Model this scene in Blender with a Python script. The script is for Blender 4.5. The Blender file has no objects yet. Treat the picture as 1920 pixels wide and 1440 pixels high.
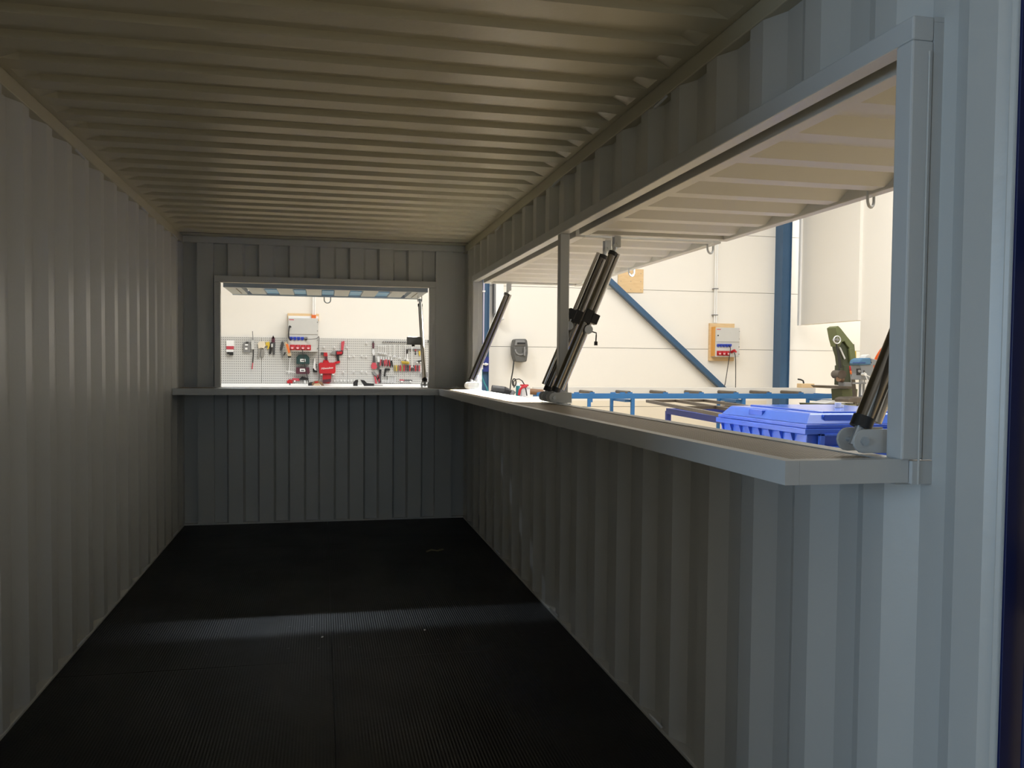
import bpy, bmesh, math, random
from mathutils import Vector, Matrix
random.seed(4)
C = bpy.context.scene.collection
SC = bpy.context.scene
PI = math.pi

# ------------------------------------------------------------------ camera
cam_d = bpy.data.cameras.new('camera'); cam = bpy.data.objects.new('camera', cam_d); C.objects.link(cam)
CAMX, CAMY, CAMZ, YAW, PITCH, ROLL, FPX, PPX, PPY = 1.12281, -1.29125, 1.34377, 0.20032, -0.03651, 0.00813, 1528.33945, 913.92486, 742.44051
cy, sy, cp, sp = math.cos(YAW), math.sin(YAW), math.cos(PITCH), math.sin(PITCH)
fw = Vector((sy*cp, cy*cp, sp)); r0 = Vector((cy, -sy, 0)); u0 = r0.cross(fw)
rr = math.cos(ROLL)*r0 + math.sin(ROLL)*u0; uu = -math.sin(ROLL)*r0 + math.cos(ROLL)*u0
m = Matrix((rr, uu, -fw)).transposed().to_4x4(); m.translation = (CAMX, CAMY, CAMZ)
cam.matrix_world = m
cam_d.sensor_width = 36; cam_d.sensor_fit = 'HORIZONTAL'; cam_d.lens = 36*FPX/1920
cam_d.shift_x = (960-PPX)/1920; cam_d.shift_y = (PPY-720)/1920
cam_d.clip_start = .02; cam_d.clip_end = 100
SC.camera = cam

# ------------------------------------------------------------------ world, exposure, lights
w = bpy.data.worlds.new('World'); SC.world = w; w.use_nodes = True
w.node_tree.nodes['Background'].inputs[0].default_value = (.6, .75, 1, 1)
w.node_tree.nodes['Background'].inputs[1].default_value = .3
SC.view_settings.view_transform = 'Standard'; SC.view_settings.look = 'None'
SC.view_settings.exposure = 0; SC.view_settings.gamma = 1; SC.view_settings.use_curve_mapping = False

def area(name, loc, sx, sy_, power, col, rot=(0, 0, 0), spread=180):
    l = bpy.data.lights.new(name, 'AREA'); l.shape = 'RECTANGLE'; l.size = sx; l.size_y = sy_
    l.energy = power; l.color = col; l.spread = math.radians(spread)
    o = bpy.data.objects.new(name, l); C.objects.link(o); o.location = loc; o.rotation_euler = rot
    return o
WARM = (1.0, .99, .965)
DAY = (.50, .74, 1.0)
area('unseen_hall_light', (6.5, 8.0, 6.7), 8, 5, 690, WARM)             # bright bay beyond the container
area('unseen_hall_light', (6.0, 2.5, 6.7), 5, 5, 330, WARM)
area('unseen_hall_light', (1.2, 10.4, 6.7), 1.4, 1.0, 190, WARM)  # unseen light added for the tool wall end, centred behind the back flap
area('unseen_hall_light', (13.0, 12.2, 6.6), 2.5, 3, 340, WARM)  # unseen light added to brighten the space behind the side wall opening
area('unseen_hall_light', (0.0, -8.0, 6.7), 10, 6, 45, WARM)            # bay behind the camera
area('unseen_daylight', (-5.8, -1.7, 1.6), 2.4, 2.2, 175, DAY, (math.radians(90), 0, math.radians(-90)))   # unseen cool light added in the west to brighten the near right wall
area('unseen_daylight', (1.2, -13.4, 2.4), 4.5, 4.2, 60, DAY, (math.radians(90), 0, 0))
area('lamp_tube', (-1.1, 12.70, 5.18), 4.8, .07, 165, (.80, .90, 1.0), (math.radians(-55), 0, 0))   # the slim lamp row above the tool wall
# daylight falling steeply through a rooflight on to the far end of the worktop
bd = Vector((-1, 0, -.80)).normalized()
area('rooflight_beam', Vector((2.55, 4.52, 1.4))-bd*6.6, 3.0, 1.2, 1700, (1, .97, .90), bd.to_track_quat('-Z', 'Y').to_euler(), 2)

# ------------------------------------------------------------------ materials
def principled(name, col, rough=.5, metal=0., noise=0, nscale=8, bump=0, bscale=60, emit=None, estr=0, spec=None):
    mt = bpy.data.materials.new(name); mt.use_nodes = True
    nt = mt.node_tree; b = nt.nodes['Principled BSDF']
    b.inputs['Base Color'].default_value = (*col, 1); b.inputs['Roughness'].default_value = rough
    b.inputs['Metallic'].default_value = metal
    if spec is not None: b.inputs['Specular IOR Level'].default_value = spec
    if emit: b.inputs['Emission Color'].default_value = (*emit, 1); b.inputs['Emission Strength'].default_value = estr
    tc = nt.nodes.new('ShaderNodeTexCoord')
    n = nt.nodes.new('ShaderNodeTexNoise'); n.inputs['Scale'].default_value = nscale; n.inputs['Detail'].default_value = 4
    nt.links.new(tc.outputs['Object'], n.inputs['Vector'])
    mx = nt.nodes.new('ShaderNodeMixRGB'); mx.blend_type = 'MIX'
    k = 1-noise
    mx.inputs[1].default_value = (col[0]*k, col[1]*k, col[2]*k, 1)
    mx.inputs[2].default_value = (min(1, col[0]*(1+noise*.5)), min(1, col[1]*(1+noise*.5)), min(1, col[2]*(1+noise*.5)), 1)
    nt.links.new(n.outputs['Fac'], mx.inputs[0]); nt.links.new(mx.outputs[0], b.inputs['Base Color'])
    if bump:
        n2 = nt.nodes.new('ShaderNodeTexNoise'); n2.inputs['Scale'].default_value = bscale; n2.inputs['Detail'].default_value = 3
        nt.links.new(tc.outputs['Object'], n2.inputs['Vector'])
        bp = nt.nodes.new('ShaderNodeBump'); bp.inputs['Strength'].default_value = bump; bp.inputs['Distance'].default_value = .002
        nt.links.new(n2.outputs['Fac'], bp.inputs['Height']); nt.links.new(bp.outputs[0], b.inputs['Normal'])
    return mt
M = {}
M['paint'] = principled('container_paint', (.56, .57, .56), .36, noise=.06, nscale=1.5, bump=.35, bscale=40)
M['ceil_paint'] = principled('ceiling_paint', (.50, .475, .37), .38, noise=.05, nscale=2, bump=.3, bscale=50)
M['frame_paint'] = principled('frame_paint', (.56, .58, .59), .38, noise=.04, nscale=3, bump=.2, bscale=60)
M['flap_paint'] = principled('flap_paint', (.60, .59, .55), .42, noise=.04)
M['flap_bluish'] = principled('flap_bluish_grey', (.42, .50, .62), .42, noise=.04)  # even bluish grey for the back flap
M['flap_blue'] = principled('flap_blue', (.14, .42, .85), .4, noise=.08)
M['navy'] = principled('navy_paint', (.004, .012, .085), .45, noise=.1)
M['white_wall'] = principled('white_panel', (.84, .81, .75), .6, noise=.03, nscale=.8)
M['beige'] = principled('beige_panel', (.80, .73, .60), .6, noise=.05, nscale=1)  # beige tone of the lowest part of the far wall
M['white'] = principled('white', (.85, .85, .84), .5)
M['hall_floor'] = principled('hall_floor', (.55, .43, .26), .45, noise=.2, nscale=.7)
M['roof'] = principled('hall_roof', (.7, .7, .69), .7)
M['steelblue'] = principled('column_blue', (.035, .095, .19), .45, noise=.15, nscale=4)
M['tableblue'] = principled('table_blue', (.025, .14, .36), .45, noise=.2, nscale=5)
M['deepblue'] = principled('board_blue', (.012, .03, .20), .5)
M['bin'] = principled('bin_blue', (.028, .10, .60), .38, noise=.08, nscale=2)
M['bin_lid'] = principled('bin_lid_blue', (.06, .15, .62), .15, noise=.08, nscale=2)
M['chrome'] = principled('strut_chrome', (.62, .60, .57), .18, metal=1, noise=.05)
M['blacktube'] = principled('strut_tube', (.24, .225, .205), .14, metal=1)
M['galv'] = principled('galvanised', (.55, .58, .61), .35, metal=.7, noise=.1)
M['black'] = principled('black', (.012, .012, .013), .45, noise=.1)
M['darkgrey'] = principled('dark_grey', (.06, .06, .062), .5, noise=.1)
M['grey'] = principled('grey', (.22, .22, .22), .5, noise=.1)
M['lgrey'] = principled('light_grey', (.55, .55, .53), .45, noise=.05)
M['reel'] = principled('reel_grey', (.10, .10, .095), .5)
M['steel'] = principled('bright_steel', (.78, .79, .80), .3, metal=.35)
M['dsteel'] = principled('dark_steel', (.14, .12, .10), .4, metal=.6, noise=.3, nscale=9)
M['red'] = principled('red', (.47, .012, .02), .4, noise=.08)
M['pink'] = principled('faded_red', (.50, .06, .085), .5)
M['maroon'] = principled('maroon', (.085, .02, .035), .5)
M['teal'] = principled('dark_teal', (.015, .05, .05), .5)
M['orange'] = principled('orange', (.72, .16, .03), .5)
M['oran_ply'] = principled('orange_board', (.75, .36, .07), .5)
M['yellow'] = principled('yellow', (.60, .42, .04), .5)
M['olive'] = principled('olive_yellow', (.25, .20, .03), .5)
M['sockblue'] = principled('socket_blue', (.02, .05, .42), .4)
M['green'] = principled('machine_green', (.12, .14, .055), .45, noise=.25, nscale=6)
M['dgreen'] = principled('machine_dark_green', (.045, .055, .025), .5, noise=.3, nscale=6)
M['cream'] = principled('machine_cream', (.45, .47, .33), .5)
M['dpblue'] = principled('drill_press_blue', (.05, .14, .25), .4)
M['dpgrey'] = principled('drill_press_grey', (.20, .21, .22), .4, noise=.15, nscale=10)
M['skin_brown'] = principled('brown', (.20, .11, .06), .6)
M['tan'] = principled('tan', (.50, .38, .24), .6)
M['glove'] = principled('glove_grey', (.26, .25, .23), .8, noise=.2, nscale=60)
M['cuff'] = principled('glove_cuff', (.70, .62, .48), .8)
M['cable'] = principled('cable_black', (.02, .02, .02), .5)
M['hose'] = principled('hose_teal', (.03, .22, .25), .4)
M['violet'] = principled('violet_pipe', (.55, .50, .62), .3)
M['orange_strap'] = principled('orange_strap', (.80, .13, .02), .6)
M['scrap'] = principled('scrap', (.20, .17, .10), .8)
M['rail_light'] = principled('rail_light_grey', (.62, .60, .56), .5)
M['lamp'] = principled('lamp_tube', (.9, .9, .9), .4, emit=(.85, .93, 1), estr=6)

def wood_mat():
    mt = principled('plywood', (.72, .50, .27), .6); nt = mt.node_tree; b = nt.nodes['Principled BSDF']
    tc = nt.nodes.new('ShaderNodeTexCoord'); mp = nt.nodes.new('ShaderNodeMapping'); mp.inputs['Scale'].default_value = (2, 2, 14)
    n = nt.nodes.new('ShaderNodeTexNoise'); n.inputs['Scale'].default_value = 3
    cr = nt.nodes.new('ShaderNodeValToRGB'); cr.color_ramp.elements[0].color = (.62, .41, .20, 1); cr.color_ramp.elements[1].color = (.80, .60, .35, 1)
    nt.links.new(tc.outputs['Object'], mp.inputs['Vector']); nt.links.new(mp.outputs[0], n.inputs['Vector'])
    nt.links.new(n.outputs['Fac'], cr.inputs[0]); nt.links.new(cr.outputs[0], b.inputs['Base Color'])
    return mt
M['ply'] = wood_mat()

def math_node(nt, op, a, b=None):
    n = nt.nodes.new('ShaderNodeMath'); n.operation = op
    for i, v in enumerate((a, b)):
        if v is None: continue
        if isinstance(v, (int, float)): n.inputs[i].default_value = v
        else: nt.links.new(v, n.inputs[i])
    return n.outputs[0]

def mesh_floor():            # black film-faced plywood with a fine pressed wire pattern
    mt = bpy.data.materials.new('black_mesh_plywood'); mt.use_nodes = True; nt = mt.node_tree; b = nt.nodes['Principled BSDF']
    b.inputs['Base Color'].default_value = (.004, .0046, .0044, 1)
    tc = nt.nodes.new('ShaderNodeTexCoord'); sx = nt.nodes.new('ShaderNodeSeparateXYZ'); nt.links.new(tc.outputs['Object'], sx.inputs[0])
    a = math_node(nt, 'SINE', math_node(nt, 'MULTIPLY', sx.outputs[0], 2*PI/.012))
    c = math_node(nt, 'SINE', math_node(nt, 'MULTIPLY', sx.outputs[1], 2*PI/.007))
    h = math_node(nt, 'ADD', a, math_node(nt, 'MULTIPLY', c, .35))
    bp = nt.nodes.new('ShaderNodeBump'); bp.inputs['Strength'].default_value = .45; bp.inputs['Distance'].default_value = .0008
    nt.links.new(h, bp.inputs['Height']); nt.links.new(bp.outputs[0], b.inputs['Normal'])
    n = nt.nodes.new('ShaderNodeTexNoise'); n.inputs['Scale'].default_value = 2.5; n.inputs['Detail'].default_value = 5
    nt.links.new(tc.outputs['Object'], n.inputs['Vector'])
    r = math_node(nt, 'ADD', math_node(nt, 'MULTIPLY', n.outputs['Fac'], .22), .40)
    nt.links.new(r, b.inputs['Roughness']); b.inputs['Specular IOR Level'].default_value = .2
    return mt
M['floor'] = mesh_floor()

def counter_mesh():          # worktop board: brown-grey film with pressed wire mesh
    mt = bpy.data.materials.new('wire_pattern_board'); mt.use_nodes = True; nt = mt.node_tree; b = nt.nodes['Principled BSDF']
    tc = nt.nodes.new('ShaderNodeTexCoord'); sx = nt.nodes.new('ShaderNodeSeparateXYZ'); nt.links.new(tc.outputs['Object'], sx.inputs[0])
    a = math_node(nt, 'SINE', math_node(nt, 'MULTIPLY', sx.outputs[0], 2*PI/.013))
    c = math_node(nt, 'SINE', math_node(nt, 'MULTIPLY', sx.outputs[1], 2*PI/.013))
    h = math_node(nt, 'MAXIMUM', a, c)
    cr = nt.nodes.new('ShaderNodeValToRGB'); cr.color_ramp.elements[0].position = .35; cr.color_ramp.elements[1].position = .9
    cr.color_ramp.elements[0].color = (.045, .034, .022, 1); cr.color_ramp.elements[1].color = (.42, .35, .25, 1)
    nt.links.new(h, cr.inputs[0]); nt.links.new(cr.outputs[0], b.inputs['Base Color'])
    bp = nt.nodes.new('ShaderNodeBump'); bp.inputs['Strength'].default_value = .5; bp.inputs['Distance'].default_value = .001
    nt.links.new(h, bp.inputs['Height']); nt.links.new(bp.outputs[0], b.inputs['Normal'])
    b.inputs['Roughness'].default_value = .45
    return mt
M['board'] = counter_mesh()

def peg_mat():               # perforated steel sheet: small square holes on a 38 mm grid
    mt = bpy.data.materials.new('perforated_sheet'); mt.use_nodes = True; nt = mt.node_tree; b = nt.nodes['Principled BSDF']
    tc = nt.nodes.new('ShaderNodeTexCoord'); sx = nt.nodes.new('ShaderNodeSeparateXYZ'); nt.links.new(tc.outputs['Object'], sx.inputs[0])
    def hole(s, per, wid):
        f = math_node(nt, 'FRACT', math_node(nt, 'DIVIDE', math_node(nt, 'ADD', s, 50.0), per))
        return math_node(nt, 'LESS_THAN', f, wid)
    k = math_node(nt, 'MULTIPLY', hole(sx.outputs[0], .038, .46), hole(sx.outputs[2], .045, .36))
    mx = nt.nodes.new('ShaderNodeMixRGB'); mx.inputs[1].default_value = (.56, .555, .53, 1); mx.inputs[2].default_value = (.22, .22, .22, 1)
    nt.links.new(k, mx.inputs[0]); nt.links.new(mx.outputs[0], b.inputs['Base Color']); b.inputs['Roughness'].default_value = .45
    return mt
M['peg'] = peg_mat()

# ------------------------------------------------------------------ mesh helpers
class MB:
    def __init__(s): s.v = []; s.f = []
    def add(s, vs, fs):
        n = len(s.v); s.v += [Vector(v) for v in vs]; s.f += [tuple(i+n for i in f) for f in fs]; return s
    def box(s, x0, y0, z0, x1, y1, z1):
        return s.add([(x0,y0,z0),(x1,y0,z0),(x1,y1,z0),(x0,y1,z0),(x0,y0,z1),(x1,y0,z1),(x1,y1,z1),(x0,y1,z1)],
                     [(0,3,2,1),(4,5,6,7),(0,1,5,4),(1,2,6,5),(2,3,7,6),(3,0,4,7)])
    def bar(s, p, q, w_, h_, up=(0, 0, 1)):      # rectangular bar from p to q
        p, q = Vector(p), Vector(q); d = (q-p).normalized(); up = Vector(up)
        if abs(d.dot(up)) > .98: up = Vector((1, 0, 0))
        a = d.cross(up).normalized()*w_/2; b = a.cross(d).normalized()*h_/2
        vs = [p-a-b, p+a-b, p+a+b, p-a+b, q-a-b, q+a-b, q+a+b, q-a+b]
        return s.add(vs, [(0,1,2,3),(7,6,5,4),(0,4,5,1),(1,5,6,2),(2,6,7,3),(3,7,4,0)])
    def cyl(s, p, q, r, r2=None, seg=16, caps=True):
        p, q = Vector(p), Vector(q); r2 = r if r2 is None else r2; d = (q-p).normalized()
        up = Vector((0, 0, 1)) if abs(d.z) < .9 else Vector((1, 0, 0)); a = d.cross(up).normalized(); b = d.cross(a)
        vs = [p+(a*math.cos(t)+b*math.sin(t))*r for t in (2*PI*i/seg for i in range(seg))] + \
             [q+(a*math.cos(t)+b*math.sin(t))*r2 for t in (2*PI*i/seg for i in range(seg))]
        fs = [(i, i+seg, (i+1) % seg+seg, (i+1) % seg) for i in range(seg)]
        if caps: fs += [tuple(range(seg)), tuple(reversed(range(seg, 2*seg)))]
        return s.add(vs, fs)
    def tube(s, pts, r, seg=8, closed=False):
        pts = [Vector(p) for p in pts]; n = len(pts); rings = []; prev = None
        for i, p in enumerate(pts):
            if closed: d = (pts[(i+1) % n]-pts[i-1]).normalized()
            else: d = (pts[min(i+1, n-1)]-pts[max(i-1, 0)]).normalized()
            if prev is None:
                up = Vector((0, 0, 1)) if abs(d.z) < .9 else Vector((1, 0, 0)); a = d.cross(up).normalized()
            else: a = (prev-d*prev.dot(d)).normalized()
            prev = a; b = d.cross(a); rings.append([p+(a*math.cos(t)+b*math.sin(t))*r for t in (2*PI*k/seg for k in range(seg))])
        fs = []; m_ = n if closed else n-1
        for i in range(m_):
            j = (i+1) % n
            fs += [(i*seg+k, i*seg+(k+1) % seg, j*seg+(k+1) % seg, j*seg+k) for k in range(seg)]
        if not closed: fs += [tuple(reversed(range(seg))), tuple(range((n-1)*seg, n*seg))]
        return s.add([v for r_ in rings for v in r_], fs)
    def prism(s, pts, y0, y1):                  # outline in x,z extruded along y
        n = len(pts); vs = [(x, y0, z) for x, z in pts]+[(x, y1, z) for x, z in pts]
        return s.add(vs, [tuple(range(n)), tuple(reversed(range(n, 2*n)))]+[(i, i+n, (i+1) % n+n, (i+1) % n) for i in range(n)])
    def prismz(s, pts, z0, z1):
        n = len(pts); vs = [(x, y, z0) for x, y in pts]+[(x, y, z1) for x, y in pts]
        return s.add(vs, [tuple(range(n)), tuple(reversed(range(n, 2*n)))]+[(i, i+n, (i+1) % n+n, (i+1) % n) for i in range(n)])
    def sphere(s, c, r, su=12, sv=8, sc=(1, 1, 1)):
        c = Vector(c); vs = [c+Vector((0, 0, r*sc[2]))]
        for j in range(1, sv):
            t = PI*j/sv
            for i in range(su):
                p = 2*PI*i/su; vs.append(c+Vector((math.sin(t)*math.cos(p)*r*sc[0], math.sin(t)*math.sin(p)*r*sc[1], math.cos(t)*r*sc[2])))
        vs.append(c-Vector((0, 0, r*sc[2]))); fs = [(0, 1+i, 1+(i+1) % su) for i in range(su)]
        for j in range(sv-2):
            fs += [(1+j*su+i, 1+(j+1)*su+i, 1+(j+1)*su+(i+1) % su, 1+j*su+(i+1) % su) for i in range(su)]
        k = 1+(sv-2)*su; fs += [(k+i, len(vs)-1, k+(i+1) % su) for i in range(su)]
        return s.add(vs, fs)

def wloc(o):
    v = Vector((0, 0, 0))
    while o is not None: v += Vector(o.location); o = o.parent
    return v
def build(name, mb, mat, parent=None, bevel=0, smooth=False, solid=0, label=None, kind=None):
    vs = mb.v
    if parent is None:
        xs = [v.x for v in vs]; ys = [v.y for v in vs]; zs = [v.z for v in vs]
        org = Vector(((min(xs)+max(xs))/2, (min(ys)+max(ys))/2, min(zs)))
    else: org = wloc(parent)
    me = bpy.data.meshes.new(name); me.from_pydata([tuple(v-org) for v in vs], [], mb.f)
    bm = bmesh.new(); bm.from_mesh(me); bmesh.ops.recalc_face_normals(bm, faces=bm.faces[:]) if not solid else None
    bm.to_mesh(me); bm.free()
    me.materials.append(M[mat] if isinstance(mat, str) else mat)
    if smooth:
        for p in me.polygons: p.use_smooth = True
        try: me.set_sharp_from_angle(angle=math.radians(40))
        except Exception: pass
    o = bpy.data.objects.new(name, me); C.objects.link(o)
    if parent is None: o.location = org
    else: o.parent = parent
    if bevel:
        b = o.modifiers.new('bevel', 'BEVEL'); b.width = bevel; b.segments = 2; b.limit_method = 'ANGLE'; b.angle_limit = math.radians(40)
    if solid:
        sm = o.modifiers.new('solid', 'SOLIDIFY'); sm.thickness = solid; sm.offset = 0
    if label: o['label'] = label
    if kind: o['kind'] = kind
    return o
def tag(o, label, cat, group=None):
    o['label'] = label; o['category'] = cat
    if group: o['group'] = group
    return o
def thing(name, loc, label, cat, group=None):
    o = bpy.data.objects.new(name, None); C.objects.link(o); o.location = loc; o.empty_display_size = .1
    return tag(o, label, cat, group)
def struct(name, mb, mat, **k):
    o = build(name, mb, mat, None, **k); o['kind'] = 'structure'; return o
def sroot(name, loc=(0, 0, 0)):
    o = bpy.data.objects.new(name, None); C.objects.link(o); o.location = loc; o['kind'] = 'structure'; return o
def copy_tree(o, parent=None, loc=None):
    c = o.copy(); C.objects.link(c)
    if parent is not None: c.parent = parent
    if loc is not None: c.location = loc
    for ch in list(o.children): copy_tree(ch, c)
    return c

W, H, L = 2.352, 2.393, 5.8

# ------------------------------------------------------------------ corrugated sheets
def side_profile(y0, y1, c0, sgn):
    """points (y, depth) along a side wall; inner flats start at c0 + .278k, camera-facing slope before them"""
    pts = []
    k = int((y0-c0)/.278)-2
    while c0+.278*k < y1+.3:
        s = c0+.278*k
        pts += [(s-.068, .036), (s, 0), (s+.070, 0), (s+.138, .036)]
        k += 1
    def dep(y):
        for (a, da), (b, db) in zip(pts, pts[1:]):
            if a <= y <= b and b > a: return da+(db-da)*(y-a)/(b-a)
        return 0
    ins = [p for p in pts if y0+1e-4 < p[0] < y1-1e-4]
    return [(y0, dep(y0))]+ins+[(y1, dep(y1))]
def end_profile(x0, x1, c0, per=.25, wid=.114, sl=.018, d=.045):
    pts = []; k = -12
    while k < 14:
        s = c0+per*k; pts += [(s-sl, d), (s, 0), (s+wid, 0), (s+wid+sl, d)]; k += 1
    def dep(x):
        for (a, da), (b, db) in zip(pts, pts[1:]):
            if a <= x <= b and b > a: return da+(db-da)*(x-a)/(b-a)
        return 0
    ins = [p for p in pts if x0+1e-4 < p[0] < x1-1e-4]
    return [(x0, dep(x0))]+ins+[(x1, dep(x1))]
def sheet(mb, prof, fn, a, b):
    vs = []; 
    for u, d in prof: vs += [fn(u, d, a), fn(u, d, b)]
    n = len(prof); mb.add(vs, [(2*i, 2*i+2, 2*i+3, 2*i+1) for i in range(n-1)])

CR, CL = .305, 2.152-.278*7
JY0, JY1, FY0, FY1 = .205, .255, 5.20, 5.25       # near jamb, far jamb
ZT, ZS = 2.0236, 1.155                              # underside of the head, worktop
right = lambda u, d, z: (W+d, u, z)
left = lambda u, d, z: (-d, u, z)
back = lambda u, d, z: (u, L+d, z)
# left wall
b = MB(); sheet(b, side_profile(.03, L+.055, CL, 1), left, .012, H-.06)
struct('wall_left', b, 'paint', solid=.002)
# right wall with the long serving opening
b = MB()
for y0, y1, z0, z1 in ((.0, L+.055, .012, ZS-.05), (.0, JY0, ZS-.05, H-.06), (JY0, FY1, ZT+.05, H-.06), (FY1, L+.055, ZS-.05, H-.06)):
    sheet(b, side_profile(y0, y1, CR, 1), right, z0, z1)
wr = struct('wall_right', b, 'paint', solid=.002)
build('weld_bead', MB().tube([(W+.001, JY0-.002, z/10+random.uniform(0, .01)) for z in range(11, 21)], .002, 6), 'paint', wr)
# back wall with its window
BX0, BX1, BXI0, BXI1 = .25, 2.09, .30, 2.035
b = MB()
for x0, x1, z0, z1 in ((.236, 2.1, .012, ZS-.05), (.236, BX0, ZS-.05, H-.05), (BX0, BX1, ZT+.05, H-.05), (BX1, 2.1, ZS-.05, H-.05)):
    sheet(b, end_profile(x0, x1, .358), back, z0, z1)
for x0, x1 in ((.112, .240), (2.096, 2.243)): b.box(x0, L, .012, x1, L+.052, H-.05)
struct('wall_back', b, 'paint', solid=.002)
# corner posts and rails
def trim(n, mb, mat='paint', bevel=.004): return struct('trim_%d' % n, mb, mat, bevel=bevel)
t1 = trim(1, MB().box(-.06, L+.05, -.1, .125, L+.11, H).box(-.10, L+.0, -.1, -.04, L+.11, H))
t2 = trim(2, MB().box(2.23, L+.05, -.1, W+.06, L+.11, H).box(W+.04, L, -.1, W+.10, L+.11, H))
t3 = trim(3, MB().box(-.055, .0, H-.06, .006, L+.1, H), 'ceil_paint')          # left top rail
t4 = trim(4, MB().box(W-.006, .0, H-.06, W+.055, L+.1, H), 'ceil_paint')       # right top rail
t5 = trim(5, MB().box(.0, L-.02, H-.052, W, L+.10, H), 'paint')                # head rail of the back wall
t6 = trim(6, MB().box(-.05, 0, -.12, .004, L+.1, .012), 'paint')
t7 = trim(7, MB().box(W-.004, 0, -.12, W+.05, L+.1, .012), 'paint')
t8 = trim(8, MB().box(-.05, L-.003, -.12, W+.05, L+.1, .012), 'paint')
# door post at the near right, front header and left post
b = MB(); b.prismz([(W+.0, .0), (W+.006, -.012), (W-.003, -.024), (W+.10, -.024), (W+.10, .0)], -.12, H+.1)
trim(9, b, 'paint', .003)
trim(13, MB().box(W-.003, -.030, -.12, W+.10, -.0245, H+.1), 'navy', .001)
trim(10, MB().box(-.09, -.034, -.12, 0, 0, H+.1), 'paint')
trim(11, MB().box(-.09, -.034, H-.03, W+.09, .03, H+.12), 'paint')
trim(12, MB().box(-.09, -.034, -.14, W+.09, .03, -.001), 'navy')
# open navy door leaf at the right
d = sroot('door_1', (2.47, -.05, -.1))
b = MB(); D0, D1 = Vector((2.380, -.052, 0)), Vector((2.80, -1.15, 0)); dd = (D1-D0); nn = Vector((-dd.y, dd.x, 0)).normalized()
b.bar(D0+Vector((0, 0, 1.15)), D1+Vector((0, 0, 1.15)), .03, 2.45); build('door_leaf', b, 'navy', d, bevel=.003)
for zz in (.25, .95, 1.6, 2.2):
    build('hinge', MB().cyl((2.432, -.045, zz-.06), (2.432, -.045, zz+.06), .016), 'navy', d)
# lashing rings welded to rails
def ring(parent, x, y, z, s, up):
    pts = []
    for i in range(13):
        t = PI*(i/12)
        pts.append((x+s*(.012+.028*math.sin(t)), y+.036*math.cos(t), z+up*.030*math.sin(t)))
    build('lashing_ring', MB().tube(pts, .0055, 8), 'frame_paint', parent, smooth=True)
for y in (1.53, 2.88, 4.3):
    ring(t4, W-.002, y, H-.072, -1, -1); ring(t7, W, y-.04, .03, -1, 1)
for y in (2.82, 4.22, 5.3):
    ring(t3, .002, y, H-.072, 1, -1); ring(t6, 0, y-.04, .03, 1, 1)

# ceiling: pressed sheet with ribs across the container
b = MB(); prof = []
y = -.0; RS, RP = 1.638, .209
ys = [(0.03, 0)]
k0 = -7
for k in range(k0, 19):
    s = RS+RP*k
    ys += [(s, 0), (s+.098, 0), (s+.111, .022), (s+.196, .022)]
ys = [p for p in ys if .04 < p[0] < 5.50]
ys = [(.03, 0)]+ys+[(ys[-1][0]+.013, 0), (L+.05, 0)]
xs = [(-.03, 0), (.03, 0), (.095, 1), (W-.095, 1), (W-.03, 0), (W+.03, 0)]
vs = []
for yy, dd_ in ys:
    for xx, kk in xs: vs.append((xx, yy, H+.001+dd_*kk))
nx = len(xs); fs = [(i*nx+j, i*nx+j+1, (i+1)*nx+j+1, (i+1)*nx+j) for i in range(len(ys)-1) for j in range(nx-1)]
b.add(vs, fs); cl = struct('ceiling', b, 'ceil_paint', solid=.002)
build('weld_seam', MB().box(.01, 5.60, H-.0035, W-.01, 5.604, H+.001), 'dsteel', cl)

# floor boards
fl = sroot('floor', (W/2, L/2, -.03))
for i, (x0, x1) in enumerate(((.002, 1.168), (1.170, W-.002))):
    for j, (y0, y1) in enumerate(((.0, 2.438), (2.440, 4.878), (4.880, L+.08))):
        build('floor_board', MB().box(x0, y0, -.028, x1, y1, 0), 'floor', fl)
build('seam_backing', MB().box(-.02, -.01, -.06, W+.02, L+.1, -.0285), 'black', fl)  # added unseen sheet, stops light leaking up through the board seams
sb = MB()
for yy in (2.95, 2.62):
    for xx in (.28, .62, .98, 1.10, 1.24, 1.66, 2.08, 2.25):
        x_ = xx+random.uniform(-.03, .03); sb.cyl((x_, yy+.02*math.sin(xx*9), .0), (x_, yy+.02*math.sin(xx*9), .0008), .006, seg=10)
o = build('screw_head', sb, 'black', fl, kind='stuff')
o = build('scrap', MB().tube([(1.86, 4.50, .006), (1.90, 4.53, .012), (1.94, 4.51, .008), (1.985, 4.53, .012), (1.96, 4.55, .005)], .006, 6), 'scrap')
tag(o, 'small pale curl of scrap lying on the black container floor', 'scrap')
o = build('wood_chip', MB().prismz([(1.12, 2.76), (1.128, 2.764), (1.131, 2.772), (1.122, 2.775)], .0, .004), 'white')
tag(o, 'tiny white chip on the black floor by the middle seam', 'debris')
o = build('wood_chip', MB().prismz([(1.63, 2.78), (1.639, 2.782), (1.64, 2.79), (1.632, 2.793)], .0, .004), 'white')
tag(o, 'tiny white chip on the right half of the black floor', 'debris')

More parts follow.
